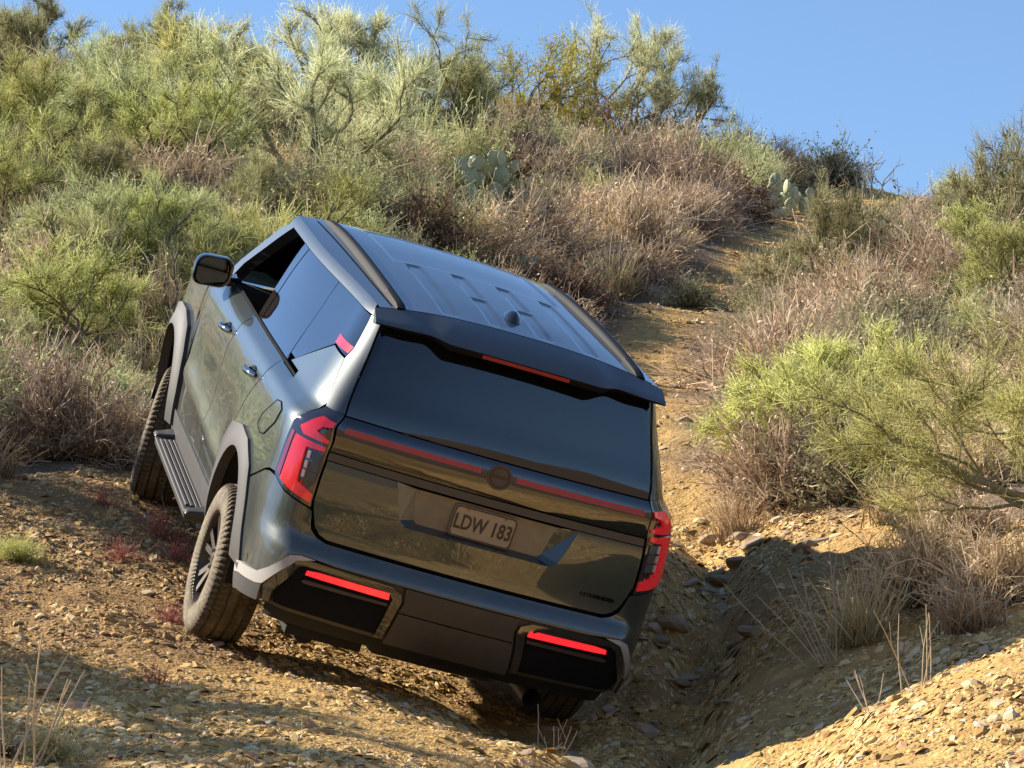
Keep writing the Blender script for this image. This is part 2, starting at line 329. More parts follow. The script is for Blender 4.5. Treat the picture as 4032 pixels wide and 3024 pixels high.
def patch2(poly,off=0.,thick=.014,res=.035,surf=None):
    """polygon in (v,z) laid on the body surface, with a rim of real thickness"""
    P=np.array(poly);x0,y0=P.min(0);x1,y1=P.max(0)
    key={};uv=[];F=[]
    def vid(p):
        k=(round(p[0],5),round(p[1],5))
        if k not in key: key[k]=len(uv);uv.append(k)
        return key[k]
    xs=np.arange(math.floor(x0/res),math.ceil(x1/res)+1)*res;ys=np.arange(math.floor(y0/res),math.ceil(y1/res)+1)*res
    for xa in xs[:-1]:
        col=clip(poly,xa,xa+res,y0-1,y1+1)
        if not col: continue
        for ya in ys[:-1]:
            c=clip(col,xa,xa+res,ya,ya+res)
            if len(c)<3: continue
            ids=[];[ids.append(i) for i in map(vid,c) if not ids or ids[-1]!=i]
            if ids[0]==ids[-1]: ids.pop()
            if len(set(ids))>=3 and len(set(ids))==len(ids):
                A=sum(uv[ids[i]][0]*uv[ids[(i+1)%len(ids)]][1]-uv[ids[(i+1)%len(ids)]][0]*uv[ids[i]][1] for i in range(len(ids)))
                if abs(A)>1e-7: F.append(tuple(ids[::-1]) if A>0 else tuple(ids))
    uv=np.array(uv)
    fn=surf or SN
    o=off(uv[:,0],uv[:,1]) if callable(off) else np.full(len(uv),off)
    top=fn(uv[:,0],uv[:,1],o);low=fn(uv[:,0],uv[:,1],o-thick)
    ed={}
    for f in F:
        for i in range(len(f)):
            a,b=f[i],f[(i+1)%len(f)];ed[(a,b)]=ed.get((a,b),0)+1
    V=list(top)+list(low);n=len(top)
    for (a,b) in [e for e in ed if (e[1],e[0]) not in ed]: F.append((b,a,a+n,b+n))
    return V,F
def panel(name,polys,mat,parent,off=0.,thick=.014,res=.035,smooth=35,surf=None,bevel=0):
    m=MB()
    for p in polys: m.add(*patch2(p,off,thick,res,surf))
    return m.build(name,mat,parent,smooth,bevel)
def both(name,poly,mat,parents,off=0.,thick=.014,res=.035,**k):
    """left part and its mirrored twin on the right"""
    L_=panel(name,[poly],mat,parents[0],off,thick,res,**k); R_=panel(name,[mir(poly)],mat,parents[1],off,thick,res,**k); return L_,R_

car=empty('offroad_car'); car.matrix_world=CAR_M
tag(car,'dark green sport utility vehicle tilted sideways on the dirt slope, seen from behind','car')
CC=(car,car)
arc=lambda cy,cz,r,a0,a1,n:[(cy+r*math.cos(math.radians(a0+(a1-a0)*k/n)),cz+r*math.sin(math.radians(a0+(a1-a0)*k/n))) for k in range(n+1)]
# ---- tailgate
tg=[(.753,1.035),(.757,.96),(.757,.85),(.738,.79),(.717,.737),(.692,.709),(.655,.695)]
tail=panel('tailgate',[dens(tg+[(-a,b) for a,b in tg[::-1]]+[(-.43,1.035),(-.375,.875),(-.345,.848),(.345,.848),(.375,.875),(.43,1.035)])],PAINT,car,res=.03,thick=.02)
# plate recess: floor and four sloping walls
def ring(pts,off): return [SN(np.array(a),np.array(b),np.array(o)) for (a,b),o in zip(pts,np.broadcast_to(off,len(pts)))]
o_=[(.43,1.036),(.375,.875),(.345,.848),(-.345,.848),(-.375,.875),(-.43,1.036)]; i_=[(.335,1.032),(.305,.885),(.285,.868),(-.285,.868),(-.305,.885),(-.335,1.032)]
POFF=lambda z:-.062+.030*(z-.868)/.164
a=ring(o_,0.);b=ring(i_,[POFF(p[1]) for p in i_]);m=MB();m.add(a+b,[(k+1,k,k+6,k+7) for k in range(1,5)])
fl=b; m.build('recess_wall',PAINT,tail,None); RECM=dusty('recess_gravel_reflection',(.05,.06,.055),.4,1.,coat=.5,low=(.2,3.),dust=(.30,.245,.155)); m=MB();m.add(fl,[(0,1,2,3,4,5)]);m.add([a[0],a[1],b[0],b[1]],[(1,0,2,3)]); m.build('plate_recess',RECM,tail,None)  # tan on floor and left wall is sunlit gravel's reflection put into the colour
panel('lower_garnish',[dens([(.757,1.04),(.755,1.073),(-.755,1.073),(-.757,1.04)])],GLOSSB,tail,off=-.004,thick=.02,res=.03)
bar=panel('light_bar',[dens([(.757,1.078),(.748,1.155),(.757,1.238),(-.757,1.238),(-.748,1.155),(-.757,1.078)])],GLOSSB,tail,off=lambda v,z:.004+.014*np.sin(np.clip((z-1.078)/.16,0,1)*np.pi)**.7,thick=.03,res=.02)
for s in (1,-1):
    p=dens([(.71*s,1.193),(.71*s,1.168),(.083*s,1.168),(.083*s,1.193)]); p=p if s>0 else p[::-1]
    panel('light_strip',[p],REDB,tail,off=.0195,thick=.004,res=.02)
panel('rear_window',[dens([(.757,1.246),(.785,1.42),(.812,1.60),(.815,1.66),(-.815,1.66),(-.812,1.60),(-.785,1.42),(-.757,1.246)])],RGLASS,tail,off=-.004,res=.03,smooth=60)
# licence plate with embossed frame and characters
Mp=SN(np.array(0.),np.array(.945),np.array(POFF(.945))); d=SN(np.array(0.),np.array(1.01),np.array(POFF(1.01)))-SN(np.array(0.),np.array(.88),np.array(POFF(.88))); ang=math.atan2(d[1],d[2])
def rrect(w,h,r,n=5):
    P=[]
    for cx,cy,a0 in ((w/2-r,h/2-r,0),(-w/2+r,h/2-r,90),(-w/2+r,-h/2+r,180),(w/2-r,-h/2+r,270)):
        for k in range(n+1): a=math.radians(a0+90*k/n);P.append((cx+r*math.cos(a),cy+r*math.sin(a)))
    return P
PLROT=Matrix.Rotation(math.radians(90)-ang,4,'X')
def prism(pts,d0,d1):
    n=len(pts);V=[(x,y,d0) for x,y in pts]+[(x,y,d1) for x,y in pts]
    return V,[tuple(range(n-1,-1,-1)),tuple(range(n,2*n))]+[(i,(i+1)%n,(i+1)%n+n,i+n) for i in range(n)]
def framed(pts_o,pts_i,d0,d1):
    n=len(pts_o);V=[(x,y,d1) for x,y in pts_o]+[(x,y,d1) for x,y in pts_i]+[(x,y,d0) for x,y in pts_o]+[(x,y,d0) for x,y in pts_i]
    F=[]
    for i in range(n):
        j=(i+1)%n;F+=[(i,j,j+n,i+n),(i+n,j+n,j+3*n,i+3*n),(i,i+2*n,j+2*n,j)]
    return V,F
PLATE=dusty('plate_paint',(.27,.235,.18),.5,.4,low=(.7,1.3)); PLATED=simple('plate_ink',(.035,.03,.028),.6)
m=MB();m.add(*prism(rrect(.300,.150,.022),0,.006)); pl=m.build('license_plate',PLATE,tail,40); PM=Matrix.Translation(Mp+np.array([.004,-.006,.0]))@PLROT; pl.matrix_local=PM
m=MB();m.add(*framed(rrect(.296,.146,.021),rrect(.284,.134,.018),.004,.0085)); f_=m.build('plate_rim',PLATED,tail,40); f_.matrix_local=PM
def text(body,size,depth,mat,parent,mtx,name,bold=0.,sx=1.):
    c=bpy.data.curves.new(name,'FONT'); c.body=body; c.size=size; c.extrude=depth; c.offset=bold; c.align_x='CENTER'; c.align_y='CENTER'; c.resolution_u=3
    t=bpy.data.objects.new(name,c); COL.objects.link(t); bpy.context.view_layer.update()
    me=bpy.data.meshes.new_from_object(t.evaluated_get(bpy.context.evaluated_depsgraph_get())); bpy.data.objects.remove(t)
    me.materials.clear(); o=link_mesh(name,me,mat,parent); o.matrix_local=mtx@Matrix.Diagonal((sx,1,1,1)); return o
text('LDW 183',.098,.003,PLATED,tail,PM@Matrix.Translation((0,-.004,.006)),'plate_characters',.0016,.70)
for s in (-1,1): m=MB();m.add(*prism([(.006*math.cos(k*.7854)+s*.09,.006*math.sin(k*.7854)+.062) for k in range(8)],.006,.010)); o=m.build('plate_bolt',STEEL,tail,40); o.matrix_local=PM
mt=Matrix.Translation(SN(np.array(-.60),np.array(.765),np.array(.003)))@Matrix.Rotation(math.radians(3),4,'Z')@Matrix.Rotation(math.radians(90),4,'X')
text('PATHFINDER',.024,.003,SEAL,tail,mt,'model_badge',.0006,1.25)
# round emblem in the light bar
EMB=simple('emblem_dark_red',(.075,.042,.038),.25,.7)
c_=SN(np.array(0.),np.array(1.172),np.array(.016)); em=Matrix.Translation(c_+np.array([.006,0,0]))@Matrix.Rotation(math.radians(90-15),4,'X')
circ=lambda r,n=28:[(r*math.cos(2*math.pi*k/n),r*math.sin(2*math.pi*k/n)) for k in range(n)]
m=MB();m.add(*prism(circ(.058),0,.012)); o=m.build('emblem',GLOSSB,tail,40); o.matrix_local=em
m=MB();m.add(*framed(circ(.050),circ(.040),.010,.016)); m.add(*prism([(-.05,-.006),(.05,-.006),(.05,.006),(-.05,.006)],.010,.017)); o=m.build('emblem_ring',EMB,tail,40); o.matrix_local=em
# ---- bumper
bt=[(.70,.692),(.733,.72),(.753,.80),(.765,.808),(.917,.835),(.99,.872),(1.047,.872),q(-.40,.735),q(-.55,.55),q(-.66,.42),(1.245,.39),(.957,.455),(.897,.506),(.807,.600),(.762,.612),(.69,.608),(.60,.602)]
bump=panel('rear_bumper',[dens([(.655,.678)]+bt+[(-a,b) for a,b in bt[::-1]]+[(-.655,.678)])],PAINT,car,res=.03,thick=.03)
panel('bumper_skin',[dens([(.93,.33),(.96,.45),(.80,.598),(.60,.60),(-.60,.60),(-.80,.598),(-.96,.45),(-.93,.33),(-.30,.322),(.30,.322)])],PLAST,bump,off=-.02,thick=.02,res=.035)
panel('bumper_underside',[dens([(.93,.24),(.93,.33),(-.93,.33),(-.93,.24)])],BLACK,bump,off=-.04,thick=.1,res=.06)
both('corner_trim',dens([(1.245,.386),(.957,.451),(.897,.502),(.807,.596),(.762,.608),(.69,.604),(.775,.583),(.845,.505),(.915,.417),(.95,.402),(1.245,.335)]),CLADL,(bump,bump),off=.012,thick=.03,res=.03)
both('corner_skirt',dens([(1.245,.333),(.95,.400),(.915,.414),(.925,.332),(1.235,.262)]),CLAD,(bump,bump),off=.014,thick=.03,res=.03)
both('fog_frame',dens([(.910,.412),(.842,.505),(.785,.580),(.745,.596),(.335,.588),(.285,.566),(.276,.53),(.318,.345),(.355,.345),(.318,.535),(.34,.562),(.735,.568),(.762,.556),(.80,.49),(.858,.412),(.868,.352),(.90,.345)]),GLOSSB,(bump,bump),off=.006,thick=.03,res=.025)
both('fog_recess',dens([(.86,.352),(.856,.41),(.80,.488),(.765,.553),(.735,.566),(.34,.56),(.322,.535),(.355,.347)]),SEAL,(bump,bump),off=-.012,thick=.02,res=.03)
both('recess_blade',dens([(.735,.500),(.72,.508),(.335,.510),(.335,.498),(.72,.492)]),PLAST,(bump,bump),off=.006,thick=.02,res=.03)
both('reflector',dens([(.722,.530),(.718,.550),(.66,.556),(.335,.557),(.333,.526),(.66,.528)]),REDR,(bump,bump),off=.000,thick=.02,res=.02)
for s in (1,-1):
    m=MB();m.add(*prism(circ(.011,14),0,.008)); o=m.build('parking_sensor',PLAST,bump,40); o.matrix_local=Matrix.Translation(SN(np.array(.80*s),np.array(.53),np.array(.0)))@Matrix.Rotation(math.radians(-40*s),4,'Z')@Matrix.Rotation(math.radians(90),4,'X')
panel('skid_panel',[dens([(.272,.595),(.262,.53),(.275,.485),(-.275,.485),(-.262,.53),(-.272,.595)])],PLAST,bump,off=.004,thick=.02,res=.03)
panel('hitch_cover',[dens([(.276,.480),(.305,.326),(-.305,.326),(-.276,.480)])],PLAST,bump,off=.008,thick=.03,res=.03)
both('tow_eye_cover',arc(1.07,.46,.02,0,359,12),PAINT,(bump,bump),off=.002,thick=.006,res=.05)
# ---- side panels
qp=[q(*p) for p in dens([(.085,1.228),(-.285,1.228)])]+[(1.125,1.462),(.967,1.452),(.912,1.26),(.993,1.137),(1.003,.89),(1.050,.884)]+[q(-.40,.747)]+[q(*p) for p in arc(0,.31,.535,135,55,12)]+[q(.40,.79),q(.285,.955),q(.115,1.10),q(.062,1.164)]
quL,quR=both('quarter_panel',qp,PAINT,CC)
FLAP=[(1.60,.955),(1.49,.938),(1.39,.955),(1.225,1.05),(1.185,1.12),(1.27,1.140),(1.355,1.128),(1.56,1.012)]
both('fuel_flap',FLAP,PAINT,(quL,quR),off=.003,thick=.006,res=.03)
for s,p_ in ((1,quL),(-1,quR)):
    L_=[SN(np.array(s*a),np.array(b),np.array(.0025)) for a,b in dens(FLAP+FLAP[:1],.03)]; MB().tube(L_,.0032,5,False).build('fuel_flap_gap',SEAL,p_,60)
rd=[(1.125,1.228),(1.145,1.14),(1.225,1.02),(1.225,.60),(1.14,.43),(.58,.43)]+arc(0,.31,.545,14,50,8)+[(.41,.79),(.295,.955),(.125,1.10),(.072,1.164),(.092,1.228)]
fd=[(2.22,1.228),(2.34,1.12),(2.335,.95),(2.30,.75),(2.28,.43),(1.15,.43),(1.235,.60),(1.235,1.02),(1.155,1.14),(1.135,1.228)]
def door_off(v,z):
    y=v-(VR+VC)+_yc(z)
    return .012*np.exp(-((z-.60-.05*(y-1.2))/.05)**2)-.014*np.exp(-((z-.78)/.12)**2)*sst((y-.35)/.4)*sst((2.3-y)/.4)
rdL,rdR=both('rear_door',yz(rd),PAINT,CC,off=door_off); fdL,fdR=both('front_door',yz(fd),PAINT,CC,off=door_off)
ff=[(2.35,1.12),(2.345,.95),(2.36,.75)]+arc(2.9,.31,.535,155,40,14)+[(3.40,.60),(3.70,.55),(3.72,.98),(3.4,1.06),(2.9,1.12),(2.42,1.17)]
ffL,ffR=both('front_fender',yz(ff),PAINT,CC)
both('fender_emblem',yz([(2.44,1.13),(2.42,.97),(2.36,.80),(2.375,.80),(2.455,.97),(2.475,1.13)]),CHROME,(ffL,ffR),off=.006,thick=.008,res=.03)
sill=[(2.36,.46),(2.32,.43),(.60,.43),(.53,.47),(.55,.29),(2.38,.29)]
both('sill_cladding',yz(sill),CLAD,CC,off=.008,thick=.05)
ro=[(.565,.28),(.56,.48),(.49,.71),(.36,.83),(.08,.875),(-.15,.86),(-.37,.78),(-.49,.66),(-.59,.52),(-.70,.40),(-.68,.365)]
both('rear_arch_flare',yz(ro+arc(0,.31,.465,172,-4,22)),CLAD,CC,off=lambda v,z:.012+.014*sst((.60-np.hypot(v-1.10+_yc(z),z-.31))/.14),thick=.05,res=.03)
fo=[(3.46,.36),(3.46,.52),(3.38,.72),(3.22,.85),(2.98,.90),(2.76,.90),(2.54,.85),(2.41,.73),(2.335,.52),(2.32,.34)]
both('front_arch_flare',yz(fo[::-1]+arc(2.9,.31,.465,0,176,22)),CLAD,CC,off=lambda v,z:.022+.022*sst((.60-np.hypot(v-1.10+_yc(z)-2.9,z-.31))/.14),thick=.05,res=.03)
# ---- greenhouse
both('d_pillar',dens([(.902,1.246),(.770,1.246),(.80,1.42),(.825,1.60),(.83,1.668),(.93,1.668),(.927,1.63),(.932,1.51),(.958,1.452)]),ROOFP,CC,off=.003,res=.03)
both('pillar_red_reflection',dens([(1.128,1.516),(.938,1.512),(.955,1.478),(1.130,1.474)]),RED,(quL,quR),off=.004,thick=.01,res=.03)  # tail light's reflection modelled as a red strip, no real part
qg=[q(*p) for p in dens([(.055,1.245),(-.30,1.24)])]+[(1.135,1.472),(.964,1.462),(.938,1.51),(.935,1.63),(.94,1.664),(1.12,1.668)]+[q(.045,1.668)]
both('quarter_window',qg,GLASS,(quL,quR),off=-.004,res=.04)
both('rear_door_window',yz([(.065,1.245),(.055,1.668),(.86,1.668),(.93,1.50),(.985,1.245)]),GLASS,(rdL,rdR),off=-.004,res=.04)
both('b_pillar',yz([(.995,1.245),(.94,1.50),(.87,1.668),(1.02,1.668),(1.06,1.50),(1.105,1.245)]),GLOSSB,CC,off=-.002,res=.04,thick=.05)
both('belt_moulding',yz([(2.16,1.2425),(2.2,1.229),(-.285,1.229),(-.285,1.241)]),SEAL,CC,off=.0015,thick=.003,res=.05)
both('window_header',yz([(1.47,1.671),(1.60,1.650),(1.60,1.7215),(-.58,1.7215),(-.64,1.671)]),ROOFP,CC,off=.0,thick=.012,res=.02)
both('a_pillar',yz([(1.47,1.668),(2.10,1.33),(2.22,1.233),(2.42,1.18),(2.22,1.33),(1.70,1.63),(1.58,1.67)]),ROOFP,CC,off=0.,thick=.06,res=.04)
# ---- roof
_zt=pch([-.80,-.3,.2,.8,1.3,1.62],[1.772,1.795,1.802,1.80,1.785,1.752])
def Tz(x,y): return _zt(y)-(_zt(y)-1.7205)*(np.abs(x)/W(y,1.7205))**2.6
def groove(x,y):
    g=np.zeros_like(x)
    for c,w in ((-.345,.036),(-.117,.036),(.117,.036),(.345,.036)):
        m_=sst((w-np.abs(x-c))/.010+.5); k=sst((.45-y)/.03)*sst((y+.70)/.03)
        br=1-sst((.04-np.abs(y+.12))/.03)*(abs(c)<.2)
        g+=-.008*m_*k*br
    g+=-.006*sst((y-.47)/.05)*sst((.44-np.abs(x))/.02)*sst((1.45-y)/.05)
    return g
nx,ny=150,150; V=[];F=[]
for j in range(ny+1):
    y=-.745+(1.60+.745)*j/ny
    for i in range(nx+1):
        s=-1+2*i/nx; x=s*float(W(y,1.7205)); V.append((x,y,float(Tz(x,y)+groove(np.array(x),np.array(y)))))
F=[(j*(nx+1)+i,j*(nx+1)+i+1,(j+1)*(nx+1)+i+1,(j+1)*(nx+1)+i) for j in range(ny) for i in range(nx)]
roof=mesh_obj('roof',V,F,ROOFP,car,60)
for s in (-1,1):
    V=[];F=[];n=40
    for k in range(n+1):
        t=k/n; y=1.52-2.27*t; x=s*(.612-.040*t**1.5-.012*math.cos(t*3.1)); h=.005+.030*min(1,math.sin(math.pi*t)**.30 if 0<t<1 else 0); z=float(Tz(np.array(x),np.array(y)))
        for dx,dz in ((-.026,-.01),(-.021,h*.75),(-.009,h),(.009,h),(.021,h*.75),(.026,-.01)): V.append((x+dx,y,z+dz))
    for k in range(n):
        for i in range(5): F.append((k*6+i,k*6+i+1,(k+1)*6+i+1,(k+1)*6+i))
    mesh_obj('roof_rail',V,F,RAILM,roof,50)
    V=[];F=[]
    for k in range(31):
        t=k/30;y=1.50-2.2*t;x=s*(.664-.045*t**1.5);z=float(Tz(np.array(x),np.array(y)));V+=[(x-.004,y,z+.002),(x+.004,y,z+.001)]
    mesh_obj('roof_seam',V,[(2*k,2*k+1,2*k+3,2*k+2) for k in range(30)],SEAL,roof)
m=MB();V=[(.0+.075*math.cos(a)*r_,-.42+.09*math.sin(a)*r_,float(Tz(np.array(0.),np.array(-.42)))+h) for r_,h in ((1,-.002),(.9,.012),(.45,.034),(.25,.040)) for a in np.linspace(0,2*math.pi,17)[:-1]]
m.add([(x*.55+.0,y,z) for x,y,z in V],[(k*16+i,k*16+(i+1)%16,(k+1)*16+(i+1)%16,(k+1)*16+i) for k in range(3) for i in range(16)]+[tuple(48+i for i in range(16))]); m.build('roof_antenna',GLOSSB,roof,50)
# ---- spoiler
n=84;V=[];F=[];xs=np.linspace(-.705,.705,n+1)
for x in xs:
    ax=abs(x); c=float(sst((.47-ax)/.12)); e=float(sst((.705-ax)/.16))
    y0=-.752; z0=float(Tz(np.array(x),np.array(-.745)))-.002
    zo=1.692-.022*max(0,(ax-.36)/.345)**1.4; yt=-.872-.026*e-.050*c-.02*(1-(x/.7)**2); zt=zo*(1-c)+(1.672+.012*(1-(x/.7)**2))*c
    sec=[(y0,z0),(y0*.7+yt*.3,z0*.7+zt*.3+.008*c),(y0*.35+yt*.65,z0*.35+zt*.65+.010*c),(yt+.012,zt+.006),(yt,zt-.004),(yt+.004,zt-.008-.020*c),(yt+.02,zt-.012-.022*c),(-.815,1.652),(-.80,1.66)]
    V+=[(x,a,b) for a,b in sec]
k=9
F=[(i*k+j,i*k+j+1,(i+1)*k+j+1,(i+1)*k+j) for i in range(n) for j in range(4)]+[tuple(range(k-1,-1,-1)),tuple(n*k+j for j in range(k))]
spo=mesh_obj('rear_spoiler',V,F,SPOILM,car,38)
mesh_obj('spoiler_underside',V,[(i*k+j,i*k+j+1,(i+1)*k+j+1,(i+1)*k+j) for i in range(n) for j in range(4,k-1)],SEAL,spo,38)
V=[];F=[]
for i,x in enumerate(np.linspace(-.21,.21,25)):
    yt=-.948-.02*(1-(x/.7)**2); zt=1.672+.012*(1-(x/.7)**2)
    V+=[(x,yt-.001,zt-.010),(x,yt+.002,zt-.026),(x,yt+.02,zt-.030)]
F=[(3*i,3*i+1,3*i+4,3*i+3) for i in range(24)]+[(3*i+1,3*i+2,3*i+5,3*i+4) for i in range(24)]
mesh_obj('high_brake_light',V,F,REDD,spo)
# ---- tail lights
to=[(.897,1.248),(.770,1.242),(.760,1.155),(.764,1.08),(.770,.96),(.768,.85),(.765,.818),(.915,.845),(.990,.880),(1.000,.90),(.989,1.137)]
tlL,tlR=both('tail_light',dens(to),SMOKE,CC,off=.006,thick=.04,res=.025)
both('upper_red_lens',dens([(.930,1.132),(.852,1.203),(.772,1.197),(.772,1.174),(.822,1.166),(.842,1.142),(.776,1.118),(.776,1.103),(.90,1.105)]),REDL,(tlL,tlR),off=.017,thick=.016,res=.02)
both('lower_red_lens',dens([(.936,1.092),(.780,1.086),(.780,1.066),(.868,1.060),(.862,.910),(.774,.876),(.774,.838),(.888,.862),(.945,.882)]),REDL,(tlL,tlR),off=.017,thick=.016,res=.02)
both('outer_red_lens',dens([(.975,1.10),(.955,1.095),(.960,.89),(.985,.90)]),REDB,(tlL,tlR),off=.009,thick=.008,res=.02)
for z0,z1 in ((1.012,1.050),(.970,1.008),(.928,.966)):
    both('reverse_lamp',dens([(.825,z1),(.785,z1),(.785,z0),(.822,z0)]),LAMPG,(tlL,tlR),off=.014,thick=.012,res=.02)
    both('white_strip',dens([(.852,z1),(.838,z1),(.836,z0+.006),(.85,z0+.006)]),LAMPW,(tlL,tlR),off=.015,thick=.012,res=.02)
# ---- handles
for par,y0,sg in ((fdL,1.40,-1),(rdL,.34,-1),(fdR,1.40,1),(rdR,.34,1)):
    P=[];xb=sg*float(W(y0,1.085))
    for k in range(13):
        t=k/12;P.append((xb+sg*(.004+.032*math.sin(math.pi*t)**.5),y0+.115-.23*t,1.082+.012*t))
    MB().tube(P,[.010]+[.017]*11+[.010],8).build('door_handle',CHROME,par,60)
    V=[(xb+sg*.0015,y0+.085*math.cos(a),1.082+.038*math.sin(a)) for a in np.linspace(0,2*math.pi,21)[:-1]]
    mesh_obj('handle_cup',[(xb-sg*.0,y,z) if 0 else (x,y,z) for x,y,z in V]+[(xb+sg*.0035,y0,1.082)],[(i,(i+1)%20,20) if sg>0 else ((i+1)%20,i,20) for i in range(20)],GLOSSB,par,60)
# ---- mirrors
for sg,par in ((-1,fdL),(1,fdR)):
    sec=rrect(.205,.165,.055,6);V=[];F=[];n=len(sec)
    for y,sc,dz in ((1.955,.97,0),(1.965,1.0,0),(2.03,.98,.0),(2.08,.86,.0),(2.115,.62,.0),(2.125,.3,0)):
        V+=[(sg*1.03+x*sc+(-sg*.0),y,1.262+z*sc+dz+x*sg*-.10) for x,z in sec]
    for r_ in range(5):
        for i in range(n): F.append((r_*n+i,r_*n+(i+1)%n,(r_+1)*n+(i+1)%n,(r_+1)*n+i))
    F.append(tuple(5*n+i for i in range(n)))
    V+=[(sg*1.03+x*.9,1.957,1.262+z*.9+x*sg*-.10) for x,z in sec]+[(sg*1.03+x*.86,1.972,1.262+z*.86+x*sg*-.10) for x,z in sec]
    for a_,b_ in ((0,6),(6,7)):
        for i in range(n): F.append((b_*n+i,b_*n+(i+1)%n,a_*n+(i+1)%n,a_*n+i))
    mi=mesh_obj('door_mirror',V,F,GLOSSB,par,45)
    # glass turned towards the driver
    rot=(Matrix.Rotation(math.radians(10.5),4,'Z')@Matrix.Rotation(math.radians(-9),4,'X')) if sg<0 else Matrix.Rotation(math.radians(-12),4,'Z')
    V=[tuple(rot@Vector((x*.86,0,z*.86+x*sg*-.10))) for x,z in sec]; g=mesh_obj('mirror_glass',V,[tuple(range(n))],MIRR,par); g.location=(sg*1.03,1.968,1.262)
    MB().hull8([(sg*.94,1.98,1.20),(sg*.94,2.07,1.20),(sg*.94,2.07,1.25),(sg*.94,1.98,1.25)],[(sg*.86,2.00,1.215),(sg*.86,2.16,1.215),(sg*.86,2.16,1.262),(sg*.86,2.00,1.262)]).build('mirror_foot',GLOSSB,par,None,.006)
# ---- hood, windscreen, nose
def grid(name,fn,us,vs,mat,par,smooth=60,flip=False):
    V=[fn(u,v) for v in vs for u in us];n=len(us)
    F=[(j*n+i,j*n+i+1,(j+1)*n+i+1,(j+1)*n+i) for j in range(len(vs)-1) for i in range(n-1)]
    return mesh_obj(name,V,[f[::-1] for f in F] if flip else F,mat,par,smooth)
hood=lambda u,y:(u*(float(W(y,1.10))-.012),y,1.10+.075*(1-abs(u)**2.6)+.07*float(sst((2.75-y)/.6))*(1-abs(u)**3)-.07*float(sst((y-2.6)/1.1)))
grid('hood',hood,np.linspace(-1,1,25),np.linspace(2.32,3.66,20),PAINT,car)
grid('windscreen',lambda u,t:(u*(.86*(1-t)+.70*t),2.36-.80*t+.07*(1-u*u)*(1-t)*1.0,1.21+.545*t-.02*u*u*(1-t)-.085*u*u*t+.05*math.sin(math.pi*t)-.012*t),np.linspace(-1,1,17),np.linspace(0,1,14),GLASS,car)
nose=MB();nose.box((0,3.60,.76),(1.70,.24,.62)); nose.build('front_bumper',PAINT,car,40,.06,3)
for s in (-1,1): MB().box((s*.66,3.70,.93),(.34,.06,.10)).build('headlight',LAMPG,car,None,.02)
MB().box((0,3.722,.80),(.9,.03,.26)).build('grille',GLOSSB,car,None,.02)
# ---- underbody, wells, cabin
u=MB();u.box((0,1.45,.47),(1.22,4.2,.36));u.box((0,1.45,.60),(1.72,1.55,.56));u.box((0,-.85,.60),(1.30,.42,.56)); u.box((0,.0,1.02),(1.66,1.7,.16)); u.box((0,3.0,.93),(1.62,1.2,.2)); u.build('underbody',BLACK,car)
for s in (-1,1):
    for cy in (0,2.9):
        P=arc(cy,.31,.485,-8,188,18);V=[(s*.60,y,z) for y,z in P]+[(s*.935,y,z) for y,z in P];n=19
        mesh_obj('wheel_well',V,[(i,i+1,n+i+1,n+i) for i in range(n-1)]+[tuple(range(n))],BLACK,car,60)
cab=MB();
for (x0,x1,y0,y1,z0,z1) in ((-.80,.80,-.6,2.2,1.06,1.10),(-.62,.62,-.5,1.45,1.70,1.712),(-.86,.86,1.98,2.15,1.10,1.22)): cab.box(((x0+x1)/2,(y0+y1)/2,(z0+z1)/2),(x1-x0,y1-y0,z1-z0))
cab.build('cabin_lining',INTER,car)
for s in (-1,1):
    st=MB();st.hull8([(s*.42-.25,.95,1.05),(s*.42+.25,.95,1.05),(s*.42+.25,1.12,1.05),(s*.42-.25,1.12,1.05)],[(s*.42-.21,.80,1.46),(s*.42+.21,.80,1.46),(s*.42+.21,.92,1.46),(s*.42-.21,.92,1.46)]); seat=st.build('front_seat',SEATM,car,None,.03,3)
    hr=MB();hr.hull8([(s*.42-.13,.78,1.47),(s*.42+.13,.78,1.47),(s*.42+.13,.88,1.47),(s*.42-.13,.88,1.47)],[(s*.42-.10,.75,1.63),(s*.42+.10,.75,1.63),(s*.42+.10,.83,1.63),(s*.42-.10,.83,1.63)]); hr.build('headrest',SEATM,seat,None,.035,3)
# ---- running boards
for s in (-1,1):
    sb=MB(); sb.hull8([(s*.86,.52,.30),(s*1.035,.60,.285),(s*1.035,2.18,.285),(s*.86,2.30,.30)] if s>0 else [(s*1.035,.60,.285),(s*.86,.52,.30),(s*.86,2.30,.30),(s*1.035,2.18,.285)],[(s*.86,.52,.25),(s*1.02,.60,.235),(s*1.02,2.18,.235),(s*.86,2.30,.25)] if s>0 else [(s*1.02,.60,.235),(s*.86,.52,.25),(s*.86,2.30,.25),(s*1.02,2.18,.235)])
    step=sb.build('running_board',CLAD,car,None,.01)
    for k in range(6):
        x=s*(.885+.025*k); MB().box((x,1.38,.298-.002*k+.004),(.017,1.50-.02*k,.012)).build('tread_strip',CLAD,step,None,.003)
    for y,l in ((2.22,.16),(.56,.14)): MB().hull8([(s*.88,y-l/2,.29),(s*1.04,y-l/2+.02,.28),(s*1.04,y+l/2-.04,.28),(s*.88,y+l/2,.29)][::1 if s>0 else -1],[(s*.88,y-l/2,.335),(s*1.03,y-l/2+.03,.30),(s*1.03,y+l/2-.05,.30),(s*.88,y+l/2,.345)][::1 if s>0 else -1]).build('end_cap',CLAD,step,None,.012)
